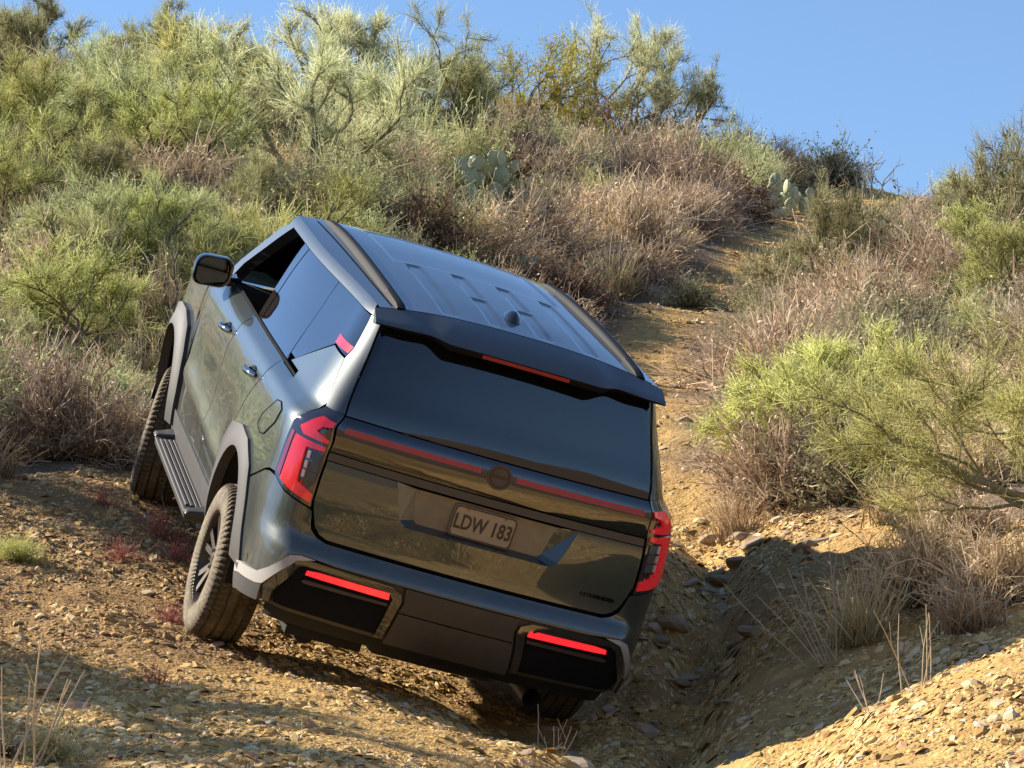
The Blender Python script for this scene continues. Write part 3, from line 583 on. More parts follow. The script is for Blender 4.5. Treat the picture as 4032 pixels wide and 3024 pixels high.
# ---- wheels
def tyre_mesh(R=.375,rim=.232,wd=.262):
    NA=288;sec=[]
    half=[(0.0,R),(.018,R),(.021,R),(.030,R),(.033,R),(.050,R-.001),(.072,R-.002),(.075,R-.002),(.083,R-.003),(.086,R-.003),(.100,R-.006),(.112,R-.014),(.121,R-.028),(.127,R-.05),(.131,R-.08),(.130,R-.105),(.122,R-.125),(.115,rim)]
    sec=[(-a,r) for a,r in half[::-1]]+half[1:]
    V=[];att=[];m=len(sec)
    for k in range(NA):
        th=2*math.pi*k/NA
        for a,r in sec:
            aa=abs(a);g=0
            if .0195<aa<.0315 or .0735<aa<.0845: g=.014
            ph=(k/4.0+a*18)%1.0 if aa<.033 else (k/4.0+math.copysign(aa*10,a))%1.0
            if aa>.084 and aa<.1225 and ph<.30: g=max(g,.017)
            elif .033<=aa<.0735 and ph<.26: g=max(g,.011)
            elif aa<.018 and ph<.2: g=max(g,.004)
            if .1225<=aa<=.1275 and ph<.30: g=.010
            V.append((a,(r-g)*math.cos(th),(r-g)*math.sin(th)));att.append(1. if aa<.115 else 0.)
    F=[(k*m+j,((k+1)%NA)*m+j,((k+1)%NA)*m+j+1,k*m+j+1) for k in range(NA) for j in range(m-1)]
    me=bpy.data.meshes.new('tyre');me.from_pydata(V,[],F);a_=me.attributes.new('tread','FLOAT','POINT');a_.data.foreach_set('value',att)
    me.materials.append(TYRE);me.polygons.foreach_set('use_smooth',[True]*len(F));me.set_sharp_from_angle(angle=math.radians(42));return me
TY=tyre_mesh()
rim=MB();rim.lathe([(-.112,.236),(-.118,.243),(-.112,.228),(-.085,.218),(-.02,.205),(.09,.205),(.112,.236)],64)
for k in range(6):
    a=2*math.pi*k/6
    for w0,da in ((.018,-.20),(.018,.20)):
        c1=np.array([-.075,.055*math.cos(a+da*.6),.055*math.sin(a+da*.6)]);c2=np.array([-.098,.222*math.cos(a+da),.222*math.sin(a+da)]);t=np.array([0,-math.sin(a),math.cos(a)])
        rim.hull8([c1-t*w0,c1+t*w0,c1+t*w0+[.035,0,0],c1-t*w0+[.035,0,0]],[c2-t*w0*.9,c2+t*w0*.9,c2+t*w0*.9+[.03,0,0],c2-t*w0*.9+[.03,0,0]])
rim.lathe([(-.09,.0001),(-.09,.03),(-.082,.065),(-.03,.07)],32)
RM=rim.build('rim_source',RIMM,None,40).data; bpy.data.objects.remove(bpy.data.objects['rim_source'])
dsc=MB();dsc.lathe([(-.01,.06),(-.01,.17),(.01,.17),(.01,.06)],40);DS=dsc.build('d_source',STEEL,None,40).data; bpy.data.objects.remove(bpy.data.objects['d_source'])
nut=MB().lathe([(-.094,.0001),(-.094,.009),(-.07,.010)],8)
NU=nut.build('n_source',CHROME,None,40).data; bpy.data.objects.remove(bpy.data.objects['n_source'])
for x,y,z,s,rx in ((-.845,0,.222,1,12),(-.845,2.9,.165,1,40),(.845,0,.265,-1,75),(.835,2.9,.21,-1,20)):
    w=empty('wheel',(x,y,z)); w.parent=car; w.scale=(s,1,1); w.rotation_euler=(math.radians(rx),0,math.radians(-11 if y>1 else 0))
    for nm,me in (('tyre',TY),('rim',RM),('brake_disc',DS)):
        o=bpy.data.objects.new(nm,me);COL.objects.link(o);o.parent=w
    for k in range(6):
        a=2*math.pi*(k+.5)/6;o=bpy.data.objects.new('wheel_nut',NU);COL.objects.link(o);o.parent=w;o.location=(0,.045*math.cos(a),.045*math.sin(a))
# ---- exhaust and rear suspension
MB().tube([(.50,-1.0,.205),(.50,-.72,.20),(.46,-.3,.24)],[.045,.045,.04],16,False).tube([(.50,-1.0,.205),(.50,-.8,.205)],[.038,.038],16,False).build('exhaust_tip',STEEL,car,60)
MB().lathe([(-.30,.001),(-.30,.10),(-.27,.115),(.27,.115),(.30,.10),(.30,.001)],24,c=(.05,-.72,.27)).build('muffler',STEEL,car,50)
MB().tube([(-.72,0,.22),(0,0,.27),(.72,0,.265)],.04,10).tube([(-.72,.05,.18),(-.2,.1,.30)],.03,8).tube([(.72,.05,.20),(.2,.1,.30)],.03,8).build('rear_axle',BLACK,car,60)
MB().tube([(-.60,-.52,.16),(-.60,-.95,.22)],.05,10).box((-.52,-.85,.24),(.36,.3,.06)).build('tow_bracket',BLACK,car,60)
# ================================================================== plants
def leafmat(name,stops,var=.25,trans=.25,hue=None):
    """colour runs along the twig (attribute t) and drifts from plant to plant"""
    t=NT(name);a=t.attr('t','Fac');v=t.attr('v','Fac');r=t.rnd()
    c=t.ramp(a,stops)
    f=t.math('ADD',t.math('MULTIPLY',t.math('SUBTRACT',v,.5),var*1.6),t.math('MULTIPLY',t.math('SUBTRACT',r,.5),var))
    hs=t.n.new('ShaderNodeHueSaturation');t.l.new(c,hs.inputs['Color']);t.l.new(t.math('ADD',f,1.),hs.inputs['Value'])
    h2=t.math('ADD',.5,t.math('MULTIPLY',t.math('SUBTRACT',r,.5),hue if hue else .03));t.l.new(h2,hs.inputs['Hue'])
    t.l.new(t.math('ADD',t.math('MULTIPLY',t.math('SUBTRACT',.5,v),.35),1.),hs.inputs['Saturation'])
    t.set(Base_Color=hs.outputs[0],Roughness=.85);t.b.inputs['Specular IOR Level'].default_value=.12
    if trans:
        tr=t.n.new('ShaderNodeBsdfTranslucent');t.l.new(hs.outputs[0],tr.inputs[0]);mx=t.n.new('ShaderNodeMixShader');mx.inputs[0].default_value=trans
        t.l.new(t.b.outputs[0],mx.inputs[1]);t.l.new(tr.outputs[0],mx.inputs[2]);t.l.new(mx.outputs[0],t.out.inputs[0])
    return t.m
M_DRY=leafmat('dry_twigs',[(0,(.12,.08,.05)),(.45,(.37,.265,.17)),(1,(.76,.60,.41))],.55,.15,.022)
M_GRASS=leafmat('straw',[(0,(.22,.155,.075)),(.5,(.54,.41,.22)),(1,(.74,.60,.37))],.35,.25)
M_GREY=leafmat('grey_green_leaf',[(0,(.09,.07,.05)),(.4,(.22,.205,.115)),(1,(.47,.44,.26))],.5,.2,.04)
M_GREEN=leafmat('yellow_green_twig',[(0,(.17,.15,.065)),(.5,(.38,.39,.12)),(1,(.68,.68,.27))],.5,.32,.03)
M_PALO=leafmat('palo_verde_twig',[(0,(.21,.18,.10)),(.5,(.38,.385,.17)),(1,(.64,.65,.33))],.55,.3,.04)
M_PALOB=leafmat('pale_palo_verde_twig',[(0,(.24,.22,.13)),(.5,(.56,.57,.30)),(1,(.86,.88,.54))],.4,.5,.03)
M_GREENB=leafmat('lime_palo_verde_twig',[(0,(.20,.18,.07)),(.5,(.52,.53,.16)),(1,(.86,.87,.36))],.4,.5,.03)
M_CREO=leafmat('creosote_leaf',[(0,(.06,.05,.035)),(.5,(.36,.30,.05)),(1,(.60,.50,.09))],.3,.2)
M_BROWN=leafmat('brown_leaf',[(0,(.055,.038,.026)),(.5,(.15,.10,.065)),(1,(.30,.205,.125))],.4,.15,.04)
M_RED=leafmat('red_tuft_stem',[(0,(.22,.085,.06)),(1,(.52,.20,.17))],.3,.1)
M_BARK=simple('bark',(.15,.125,.095),.9); M_BARKG=simple('green_bark',(.24,.22,.13),.85)
M_PAD=simple('cactus_pad',(.38,.41,.24),.55)
class Rib:
    def __init__(s): s.V=[];s.F=[];s.t=[];s.v=[];s.n=0
    def ribbons(s,P,w,t0,t1,vv,rng):
        """P (n,K,3) centre lines, w (n,) base widths tapering to a point"""
        n,K,_=P.shape;d=P[:,-1]-P[:,0];r=rng.normal(size=(n,3));side=np.cross(d,r);side/=np.linalg.norm(side,axis=1,keepdims=True)+1e-9
        k=np.linspace(0,1,K);ww=(w[:,None]*(1-.65*k))[...,None]*.5
        A=P-side[:,None]*ww;B=P+side[:,None]*ww;V=np.stack([A,B],2).reshape(-1,3)
        i=(np.arange(n)[:,None]*K+np.arange(K-1))*2+s.n
        F=np.stack([i,i+1,i+3,i+2],-1).reshape(-1,4)
        tt=np.repeat((np.asarray(t0)[...,None]+(np.asarray(t1)-np.asarray(t0))[...,None]*k)*np.ones((n,1)),2,axis=1).reshape(-1)
        s.V.append(V);s.F.append(F);s.t.append(tt);s.v.append(np.repeat(vv,2*K));s.n+=len(V)
    def leaves(s,C,size,t,vv,rng,asp=.5,upb=.4):
        n=len(C);a=rng.normal(size=(n,3));a[:,2]+=upb;a/=np.linalg.norm(a,axis=1,keepdims=True);b=np.cross(a,rng.normal(size=(n,3)));b/=np.linalg.norm(b,axis=1,keepdims=True)+1e-9
        sz=size[:,None];V=np.stack([C-a*sz*.5,C+b*sz*asp*.5,C+a*sz*.5,C-b*sz*asp*.5],1).reshape(-1,3)
        F=np.arange(n)[:,None]*4+np.arange(4)+s.n
        s.V.append(V);s.F.append(F);s.t.append(np.repeat(t,4));s.v.append(np.repeat(vv,4));s.n+=len(V)
    def mesh(s,name,mat):
        V=np.concatenate(s.V);me=bpy.data.meshes.new(name);me.vertices.add(len(V));me.vertices.foreach_set('co',V.astype(np.float32).ravel());set_faces(me,np.concatenate(s.F))
        for nm,d in (('t',s.t),('v',s.v)):
            a=me.attributes.new(nm,'FLOAT','POINT');a.data.foreach_set('value',np.concatenate(d).astype(np.float32))
        me.materials.append(mat);return me
def arcs(base,dirv,L,K,rng,droop=.15,wob=.08):
    """curved centre lines from base points along directions"""
    n=len(base);k=np.linspace(0,1,K)[None,:,None];b=rng.normal(size=(n,1,3))*wob
    P=base[:,None]+dirv[:,None]*L[:,None,None]*k+b*L[:,None,None]*k**2;P[...,2]-=droop*(L[:,None]*k[...,0]**2)
    return P
def dirs(n,rng,emin,emax):
    az=rng.uniform(0,6.2832,n);el=np.radians(rng.uniform(emin,emax,n));return np.stack([np.cos(az)*np.cos(el),np.sin(az)*np.cos(el),np.sin(el)],1)
def lumpy(D,rng,n=7,amp=.5):
    """lengths vary by direction so that the outline is uneven"""
    c=dirs(n,rng,0,85);f=1+sum(rng.uniform(-amp,amp)*np.exp(5*(D@ci-1)) for ci in c);return f
def bush_mesh(name,mat,seed,R=.5,n=420,sub=4,emin=12,emax=88,w=.006,leaf=0,lsize=.016,droop=.1,flat=1.0,lasp=.5):
    r=np.random.default_rng(seed);b=Rib();D=dirs(n,r,emin,emax);L=R*r.uniform(.55,1.,n)*lumpy(D,r);base=np.concatenate([r.normal(0,.10*R,(n,2)),-.03+np.zeros((n,1))],1)
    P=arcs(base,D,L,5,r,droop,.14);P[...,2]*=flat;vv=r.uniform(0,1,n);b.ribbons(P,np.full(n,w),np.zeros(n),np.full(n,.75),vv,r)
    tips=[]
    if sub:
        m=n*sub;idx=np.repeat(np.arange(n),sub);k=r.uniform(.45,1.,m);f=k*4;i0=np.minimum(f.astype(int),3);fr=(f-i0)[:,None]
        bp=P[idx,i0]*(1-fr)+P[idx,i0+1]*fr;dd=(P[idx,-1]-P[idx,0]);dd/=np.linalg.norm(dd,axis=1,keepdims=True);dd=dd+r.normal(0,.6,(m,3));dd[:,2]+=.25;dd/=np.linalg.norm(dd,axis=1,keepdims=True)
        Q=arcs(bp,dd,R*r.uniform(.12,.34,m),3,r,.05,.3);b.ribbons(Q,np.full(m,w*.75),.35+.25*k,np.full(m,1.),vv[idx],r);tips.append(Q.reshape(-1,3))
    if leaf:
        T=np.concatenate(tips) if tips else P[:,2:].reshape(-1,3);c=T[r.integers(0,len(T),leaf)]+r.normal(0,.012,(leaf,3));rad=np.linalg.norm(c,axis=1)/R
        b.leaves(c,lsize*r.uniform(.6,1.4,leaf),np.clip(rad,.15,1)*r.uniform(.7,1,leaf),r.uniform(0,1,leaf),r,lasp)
    return b.mesh(name,mat)
def grass_mesh(name,mat,seed,H=.45,n=260,w=.007,spread=.35):
    r=np.random.default_rng(seed);b=Rib();D=dirs(n,r,48,88);base=np.concatenate([r.normal(0,.07,(n,2))*spread/.35,-.02+np.zeros((n,1))],1);L=H*r.uniform(.35,1.,n)
    b.ribbons(arcs(base,D,L,5,r,.22,.12),np.full(n,w),np.zeros(n),np.full(n,1.),r.uniform(0,1,n),r);return b.mesh(name,mat)
def tree_mesh(seed,H=2.2,spread=1.,n_limb=5,tw=4200,leaf=5200,mat=None,twig_w=.007,lsize=.02,up=.55,trunk_r=.06,lean=(0,0),fork=.18,twl=.30,depth=4):
    """returns (trunk mesh builder, crown ribbons)"""
    r=np.random.default_rng(seed);tb=MB();ends=[]
    def grow(p,d,L,rad,lev):
        K=5;pts=[p];dd=d.copy()
        for k in range(K):
            dd=dd+r.normal(0,.17,3);dd[2]+=.05*up;dd/=np.linalg.norm(dd);pts.append(pts[-1]+dd*L/K)
        tb.tube(pts,np.linspace(rad,rad*.62,K+1),6 if lev<2 else 4,False)
        if lev>=2: ends.extend([(pts[i],dd,lev) for i in range(2,K+1)])
        if lev<depth:
            for c in range(3 if lev<2 else 2 if r.uniform()<.6 else 3):
                q_=pts[r.integers(3,K+1)] if c else pts[-1];e=dd+r.normal(0,.55,3);e[2]+=up*.35;e[:2]*=spread**.5;e/=np.linalg.norm(e);grow(q_,e,L*r.uniform(.58,.8),rad*.56,lev+1)
    for k in range(n_limb):
        az=6.283*(k+r.uniform(-.3,.3))/n_limb;el=r.uniform(.75,1.25);d=np.array([math.cos(az)*math.cos(el)*spread+lean[0],math.sin(az)*math.cos(el)*spread+lean[1],math.sin(el)]);d/=np.linalg.norm(d)
        st=np.array([.03*math.cos(az),.03*math.sin(az),fork*r.uniform(.5,1.1)]);grow(st,d,H*r.uniform(.34,.44),trunk_r*r.uniform(.6,.9),1)
    tb.tube([(0,0,-.12),(0,0,fork*.5),(0,0,fork*1.1)],[trunk_r*1.5,trunk_r*1.15,trunk_r],9,False)
    E=np.array([e[0] for e in ends]);De=np.array([e[1] for e in ends]);b=Rib()
    i=r.integers(0,len(E),tw);d=De[i]*.7+r.normal(0,.55,(tw,3));d[:,2]+=up*.7;d/=np.linalg.norm(d,axis=1,keepdims=True);vv=r.uniform(0,1,len(E))[i]*.6+r.uniform(0,.4,tw)
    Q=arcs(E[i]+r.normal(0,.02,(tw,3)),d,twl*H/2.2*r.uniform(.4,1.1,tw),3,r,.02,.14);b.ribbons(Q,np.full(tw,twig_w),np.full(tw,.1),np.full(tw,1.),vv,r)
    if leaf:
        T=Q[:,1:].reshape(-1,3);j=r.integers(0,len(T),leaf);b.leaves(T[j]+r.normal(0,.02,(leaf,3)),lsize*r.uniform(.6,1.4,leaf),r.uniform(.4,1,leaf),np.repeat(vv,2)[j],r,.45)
    return tb,b
def make_tree(name,label,cat,loc,seed,mat,bark=None,group=None,rot=0.,scale=1.,**k):
    tb,b=tree_mesh(seed,mat=mat,**k);t=empty(name,loc);t.rotation_euler[2]=rot;t.scale=(scale,)*3
    tb.build('trunk',bark or M_BARK,t,60);link_mesh('crown',b.mesh('crown',mat),None,t);tag(t,label,cat,group);return t
gz=lambda x,y:float(ground_q(x,y))
def at(x,y,dz=0.): return (x,y,gz(x,y)+dz)
# ---- trees one can tell apart
make_tree('palo_verde_tree','pale green palo verde with several bare forked trunks above the car roof','tree',at(-2.17,32.3),101,M_PALOB,M_BARKG,H=2.05,spread=1.25,n_limb=6,tw=9000,leaf=9000,up=.5,trunk_r=.055,fork=.12,twig_w=.006,lsize=.016)
make_tree('palo_verde_tree','bright yellow green palo verde behind the forked one, upper left','tree',at(-3.3,36.5),102,M_GREENB,M_BARKG,H=1.6,spread=1.15,n_limb=7,tw=9500,leaf=8500,up=.45,trunk_r=.06,fork=.1,twig_w=.007,lsize=.02)
make_tree('palo_verde_tree','tall pale green palo verde reaching the sky left of centre','tree',at(-2.0,39.5),103,M_PALOB,M_BARKG,H=1.75,spread=1.2,n_limb=7,tw=8500,leaf=8000,up=.65,trunk_r=.045,twig_w=.007)
make_tree('palo_verde_tree','grey green tree on the skyline at the top left edge','tree',at(-6.3,44.),104,M_PALO,None,H=1.3,spread=1.25,n_limb=7,tw=6500,leaf=6000,up=.6,trunk_r=.04,twig_w=.008)
make_tree('palo_verde_tree','grey green tree with dark leaning limbs on the skyline, second from the left edge','tree',at(-4.9,45.5),105,M_PALO,None,H=1.3,spread=1.25,n_limb=7,tw=6500,leaf=6000,up=.6,trunk_r=.045,lean=(.15,0),twig_w=.008)
make_tree('palo_verde_tree','small round tree on the skyline between the left trees and the tall pale one','tree',at(-3.7,45.),106,M_PALO,None,H=1.1,spread=.9,n_limb=6,tw=6000,leaf=5000,up=.7,twig_w=.008)
make_tree('creosote_bush','mustard green creosote bush on the skyline above the car','shrub',at(.0,44.2),107,M_CREO,M_BARK,H=1.75,spread=1.35,n_limb=8,tw=2600,leaf=9000,up=.55,trunk_r=.03,fork=.05,twig_w=.008,lsize=.028,twl=.22)
make_tree('creosote_bush','mustard green creosote bush right of the taller one on the skyline','shrub',at(.85,44.6),108,M_CREO,M_BARK,H=1.25,spread=1.4,n_limb=7,tw=2000,leaf=7000,up=.5,trunk_r=.025,fork=.05,twig_w=.008,lsize=.028,twl=.22)
make_tree('palo_verde_tree','airy blue green tree on the skyline, tallest right of centre','tree',at(1.55,46.5),109,M_PALOB,M_BARK,H=1.9,spread=1.1,n_limb=6,tw=5200,leaf=4000,up=.85,trunk_r=.035,twig_w=.008,twl=.24)
make_tree('palo_verde_tree','airy pale tree at the right end of the skyline tree group','tree',at(2.2,46.2),110,M_PALOB,M_BARK,H=1.35,spread=1.2,n_limb=6,tw=4600,leaf=4000,up=.7,trunk_r=.03,twig_w=.008,twl=.24,lean=(.2,0))
make_tree('palo_verde_tree','yellow green palo verde leaning in from the right edge in front','tree',at(2.62,15.9),111,M_GREENB,M_BARKG,H=1.35,spread=1.4,n_limb=8,tw=9500,leaf=9000,up=.12,trunk_r=.02,lean=(-.30,-.05),fork=.2,twig_w=.0035,lsize=.011,twl=.26)
make_tree('palo_verde_tree','yellow green palo verde among tan shrubs right of the track','tree',at(2.0,20.9),112,M_GREENB,M_BARKG,H=.95,spread=1.5,n_limb=8,tw=8500,leaf=8000,up=.4,trunk_r=.03,fork=.05,twig_w=.005,lsize=.015)
make_tree('palo_verde_tree','yellow green palo verde at the right edge above the nearer one','tree',at(3.95,27.6),113,M_GREEN,M_BARKG,H=.75,spread=1.3,n_limb=7,tw=6000,leaf=6000,up=.45,trunk_r=.03,fork=.05,twig_w=.006,lsize=.018)
make_tree('palo_verde_tree','olive green palo verde with dark thin trunks behind the door mirror','tree',at(-2.95,25.2),114,M_PALO,M_BARK,H=1.1,spread=1.3,n_limb=7,tw=7000,leaf=6000,up=.5,trunk_r=.03,fork=.1,twig_w=.005,lsize=.014)
make_tree('palo_verde_tree','dense lime green palo verde at the left edge halfway up','tree',at(-4.2,29.6),115,M_GREEN,M_BARKG,H=1.3,spread=1.2,n_limb=7,tw=8500,leaf=8000,up=.45,trunk_r=.04,fork=.08,twig_w=.006,lsize=.017)
make_tree('palo_verde_tree','olive palo verde left of the dark hollow on the left slope','tree',at(-3.75,31.8),116,M_PALO,M_BARKG,H=1.4,spread=1.2,n_limb=6,tw=7000,leaf=7000,up=.5,trunk_r=.035,twig_w=.006)
make_tree('palo_verde_tree','dark olive tree right of the forked palo verde','tree',at(-.85,38.2),117,M_PALO,M_BARK,H=1.5,spread=1.3,n_limb=6,tw=7000,leaf=6000,up=.5,trunk_r=.03,twig_w=.007)
def bare_mesh(seed,H,n=7,depth=3,tr=.016):
    tb,_=tree_mesh(seed,H=H,n_limb=n,tw=2,leaf=0,trunk_r=tr,fork=.03,up=.6,depth=depth);return tb
bt=bare_mesh(201,.85).build('bare_shrub',simple('grey_twig',(.20,.19,.18),.9),None,60);bt.location=at(4.55,42.5);tag(bt,'leafless grey shrub standing alone on the skyline at the notch','shrub')
bt=bare_mesh(202,.7).build('bare_shrub',MAT['grey_twig'],None,60);bt.location=at(4.0,44.5);tag(bt,'leafless grey shrub on the ridge left of the notch','shrub')
bt=bare_mesh(203,1.0,6).build('dead_shrub',M_BARK,None,60);bt.location=at(-2.55,24.2);tag(bt,'dead brown shrub with bare forked stems left of the door mirror','shrub')
# ---- shrubs and grasses: a few meshes of each kind, then single copies
KIND={}
KIND['dry_shrub']=[bush_mesh('dry_shrub',M_DRY,300+k,R=.40+.07*(k%3),n=250,sub=7,emin=6,w=.0095,leaf=900,lsize=.024) for k in range(7)]
KIND['grey_shrub']=[bush_mesh('grey_shrub',M_GREY,320+k,R=.42+.05*(k%3),n=150,sub=5,leaf=2800,lsize=.027,emin=5,w=.008) for k in range(6)]
KIND['green_bush']=[bush_mesh('green_bush',M_GREEN,340+k,R=.45+.05*(k%3),n=190,sub=9,leaf=2400,lsize=.020,emin=10,w=.0075,droop=.06) for k in range(4)]
KIND['olive_bush']=[bush_mesh('olive_bush',M_PALO,350+k,R=.45+.06*(k%3),n=160,sub=9,leaf=2400,lsize=.020,emin=8,w=.0075,droop=.06) for k in range(4)]
KIND['brown_shrub']=[bush_mesh('brown_shrub',M_BROWN,360+k,R=.48+.05*(k%3),n=150,sub=5,leaf=2800,lsize=.028,emin=5,w=.009) for k in range(4)]
KIND['grass_tuft']=[grass_mesh('grass_tuft',M_GRASS,380+k,H=.42+.06*(k%3),n=260) for k in range(4)]
KIND['red_tuft']=[bush_mesh('red_tuft',M_RED,390+k,R=.11,n=130,sub=3,emin=10,w=.0022) for k in range(3)]
CATS=dict(dry_shrub='shrub',grey_shrub='shrub',green_bush='bush',olive_bush='bush',brown_shrub='shrub',grass_tuft='grass',red_tuft='plant')
PR=np.random.default_rng(99)
def put(kind,x,y,s,label,group,sz=None,dz=-.01):
    me=KIND[kind][PR.integers(len(KIND[kind]))];o=bpy.data.objects.new(kind,me);COL.objects.link(o);o.location=at(x,y,dz);o.rotation_euler=(PR.normal(0,.06),PR.normal(0,.06),PR.uniform(0,6.28));o.scale=(s,s,(sz or s)*PR.uniform(.9,1.12));tag(o,label,CATS[kind],group);return o
# single ones
put('green_bush',.97,36.0,1.35,'bright yellow green round bush right of the largest prickly pear','single bushes')
put('green_bush',-1.85,26.0,1.3,'yellow green bush just beyond the car bonnet','single bushes')
put('green_bush',-2.75,24.3,1.25,'yellow flecked low bush above the front left wheel','single bushes',.8)
put('grey_shrub',2.54,30.2,1.75,'large silvery green shrub in the bend of the track','single bushes')
put('grey_shrub',1.62,30.6,.8,'small blue green leafy shrub at the left edge of the track','single bushes')
put('brown_shrub',2.15,42.6,1.9,'large dark brown shrub on the ridge left of the notch','single bushes')
for (x,y,l) in ((-1.52,14.74,'small red tuft on the gravel in front of the rear wheel'),(-2.25,18.7,'red tuft beside the front left wheel'),(-1.9,18.3,'red tuft left of the running board'),(-2.05,17.8,'low red tuft left of the rear wheel, uphill'),(-1.66,16.62,'red tuft touching the rear left tyre'),(-1.78,18.0,'faint red tuft between the two left wheels')): put('red_tuft',x,y,PR.uniform(1.1,1.6),l,'red tufts')
# ---- right hand bank near the camera and the shaded gully side
for (x,y,kd,s,l) in ((1.62,20.4,'dry_shrub',1.35,'rounded pinkish dry shrub on the right verge beside the tail light'),(1.30,19.9,'grass_tuft',.8,'straw tuft at the edge of the car shadow'),(1.62,15.7,'grass_tuft',1.0,'shaded dry grass tuft right of the gully'),(1.95,16.0,'dry_shrub',.85,'shaded dry shrub below the leaning palo verde'),(2.25,15.6,'dry_shrub',.8,'shaded dry shrub at the right edge'),(2.05,15.2,'grass_tuft',.9,'grass tuft on the crest of the right bank'),(2.3,17.2,'dry_shrub',1.0,'tan shrub behind the leaning palo verde'),(2.1,18.4,'grass_tuft',1.1,'pale grass tuft on the lit right verge'),(2.6,18.9,'dry_shrub',1.1,'pink shrub at the right edge of the verge'),(1.95,19.8,'grey_shrub',.9,'grey shrub on the right verge'),(-2.35,20.3,'dry_shrub',1.0,'tan dry shrub left of the front wheel'),(-2.75,20.2,'dry_shrub',1.15,'broad tan dry shrub at the left edge beside the front wheel'),(-2.95,19.0,'grass_tuft',1.0,'straw tuft at the left edge of the gravel'),(-2.55,17.4,'green_bush',.42,'small yellow green sprig at the left edge of the gravel'),(-1.98,13.1,'grey_shrub',.45,'grey leafy sprigs in the bottom left corner'),(-1.75,13.0,'grey_shrub',.35,'low grey sprig at the bottom edge on the left')): put(kd,x,y,s,l,None)
def stalks(name,label,x,y,n,H,seed,spread=25,w=.007,mat=None,lean=(0,0)):
    r=np.random.default_rng(seed);m=MB()
    for k in range(n):
        a=r.uniform(0,6.28);e=math.radians(r.uniform(0,spread));d=np.array([math.sin(e)*math.cos(a)+lean[0],math.sin(e)*math.sin(a)+lean[1],math.cos(e)]);L=H*r.uniform(.5,1.);P=[np.array([r.normal(0,.03),r.normal(0,.03),-.03])]
        for j in range(5): d=d+r.normal(0,.06,3);P.append(P[-1]+d/np.linalg.norm(d)*L/5)
        m.tube(P,np.linspace(w*.5,w*.25,6),5)
        if r.uniform()<.5: q_=P[3];m.tube([q_,q_+np.array([r.normal(0,.05),r.normal(0,.05),.09])],[w*.25,w*.15],4)
    o=m.build(name,mat or STALK,None,60);o.location=at(x,y);tag(o,label,'stalks');return o
STALK=simple('pale_stalk',(.46,.38,.26),.85)
stalks('dry_stalks','pale leaning dry stalks in the bottom left corner',-1.80,12.9,7,.62,1,26,.011,None,(.42,0))
stalks('dry_stalks','upright thin dry stalks at the bottom left edge',-1.93,12.75,4,.45,2,12,.008)
stalks('dry_stalk','single thin dry stalk in front of the rear right wheel',.10,15.5,1,.34,5,6,.008)
stalks('dry_stalks','curly pale stems at the bottom edge in the gully',.17,14.75,6,.16,6,60,.006)
stalks('dry_stalks','fan of pale stalks on the crest of the right bank',1.66,13.9,6,.46,7,28,.006,None,(-.08,0))
stalks('dry_stalks','leaning pale stalks left of the fan on the right bank',1.42,13.5,4,.3,8,30,.006,None,(-.35,0))
stalks('dry_stalks','thin long stalks crossing the shaded grass on the right',1.45,15.6,9,.62,9,30,.006,None,(-.45,0))
# ---- prickly pears, pad by pad
def pad_mesh():
    V=[];F=[];nu,nv=14,9
    for j in range(nv+1):
        ph=math.pi*j/nv
        for i in range(nu):
            th=2*math.pi*i/nu;wd_=math.sin(ph)*(1+.18*math.cos(ph));V.append((.5*wd_*math.cos(th)*.86,.085*math.sin(ph)**.7*math.sin(th),.5-.5*math.cos(ph)))
    for j in range(nv):
        for i in range(nu): F.append((j*nu+i,j*nu+(i+1)%nu,(j+1)*nu+(i+1)%nu,(j+1)*nu+i))
    me=bpy.data.meshes.new('pad');me.from_pydata(V,[],F);me.polygons.foreach_set('use_smooth',[True]*len(F));me.materials.append(M_PAD);return me
PADM=pad_mesh()
def pear(label,x,y,seed,n0=4,size=.21,levels=2):
    r=np.random.default_rng(seed);t=empty('prickly_pear',at(x,y,-.03));tag(t,label,'cactus')
    def pad(p,dirz,yaw,s,lev):
        o=bpy.data.objects.new('pad',PADM);COL.objects.link(o);o.parent=t;o.location=p;M_=Matrix.Rotation(yaw,4,'Z')@Matrix.Rotation(dirz,4,'Y');o.rotation_euler=M_.to_euler();o.scale=(s*r.uniform(.85,1.05),s,s)
        if lev<levels:
            for c in range(r.integers(1,3) if lev else 2):
                a=r.uniform(-.9,.9);tip=Vector(p)+M_.to_3x3()@Vector((math.sin(a)*.40*s,0,(.5+.46*math.cos(a))*s));pad(tip,dirz*.4+a*.7,yaw+r.normal(0,.5),s*r.uniform(.75,.98),lev+1)
    for k in range(n0): a=r.uniform(0,6.28);pad((.13*math.cos(a)*n0/3,.13*math.sin(a)*n0/3,0),r.normal(0,.35),r.uniform(-.9,.9),size*r.uniform(.8,1.15),0)
pear('prickly pear with large pale round pads right of the forked palo verde',-.27,34.9,1,5,.19,2)
pear('prickly pear with narrow shaded pads left of the spiky rosette plant',-.80,32.2,2,4,.15,2)
pear('tall prickly pear with sunlit pads on the bank below the notch',3.38,39.4,3,6,.20,2)
pear('small prickly pear at the foot of the forked palo verde',-2.05,30.9,4,4,.16,1)
pear('small pale prickly pear alone among dry shrubs behind the roof',.62,32.2,5,1,.2,0)
pear('low prickly pear close behind the car roof',.14,29.6,6,2,.18,1)
pear('prickly pear half hidden left of the low one behind the roof',-.1,30.6,7,2,.18,1)
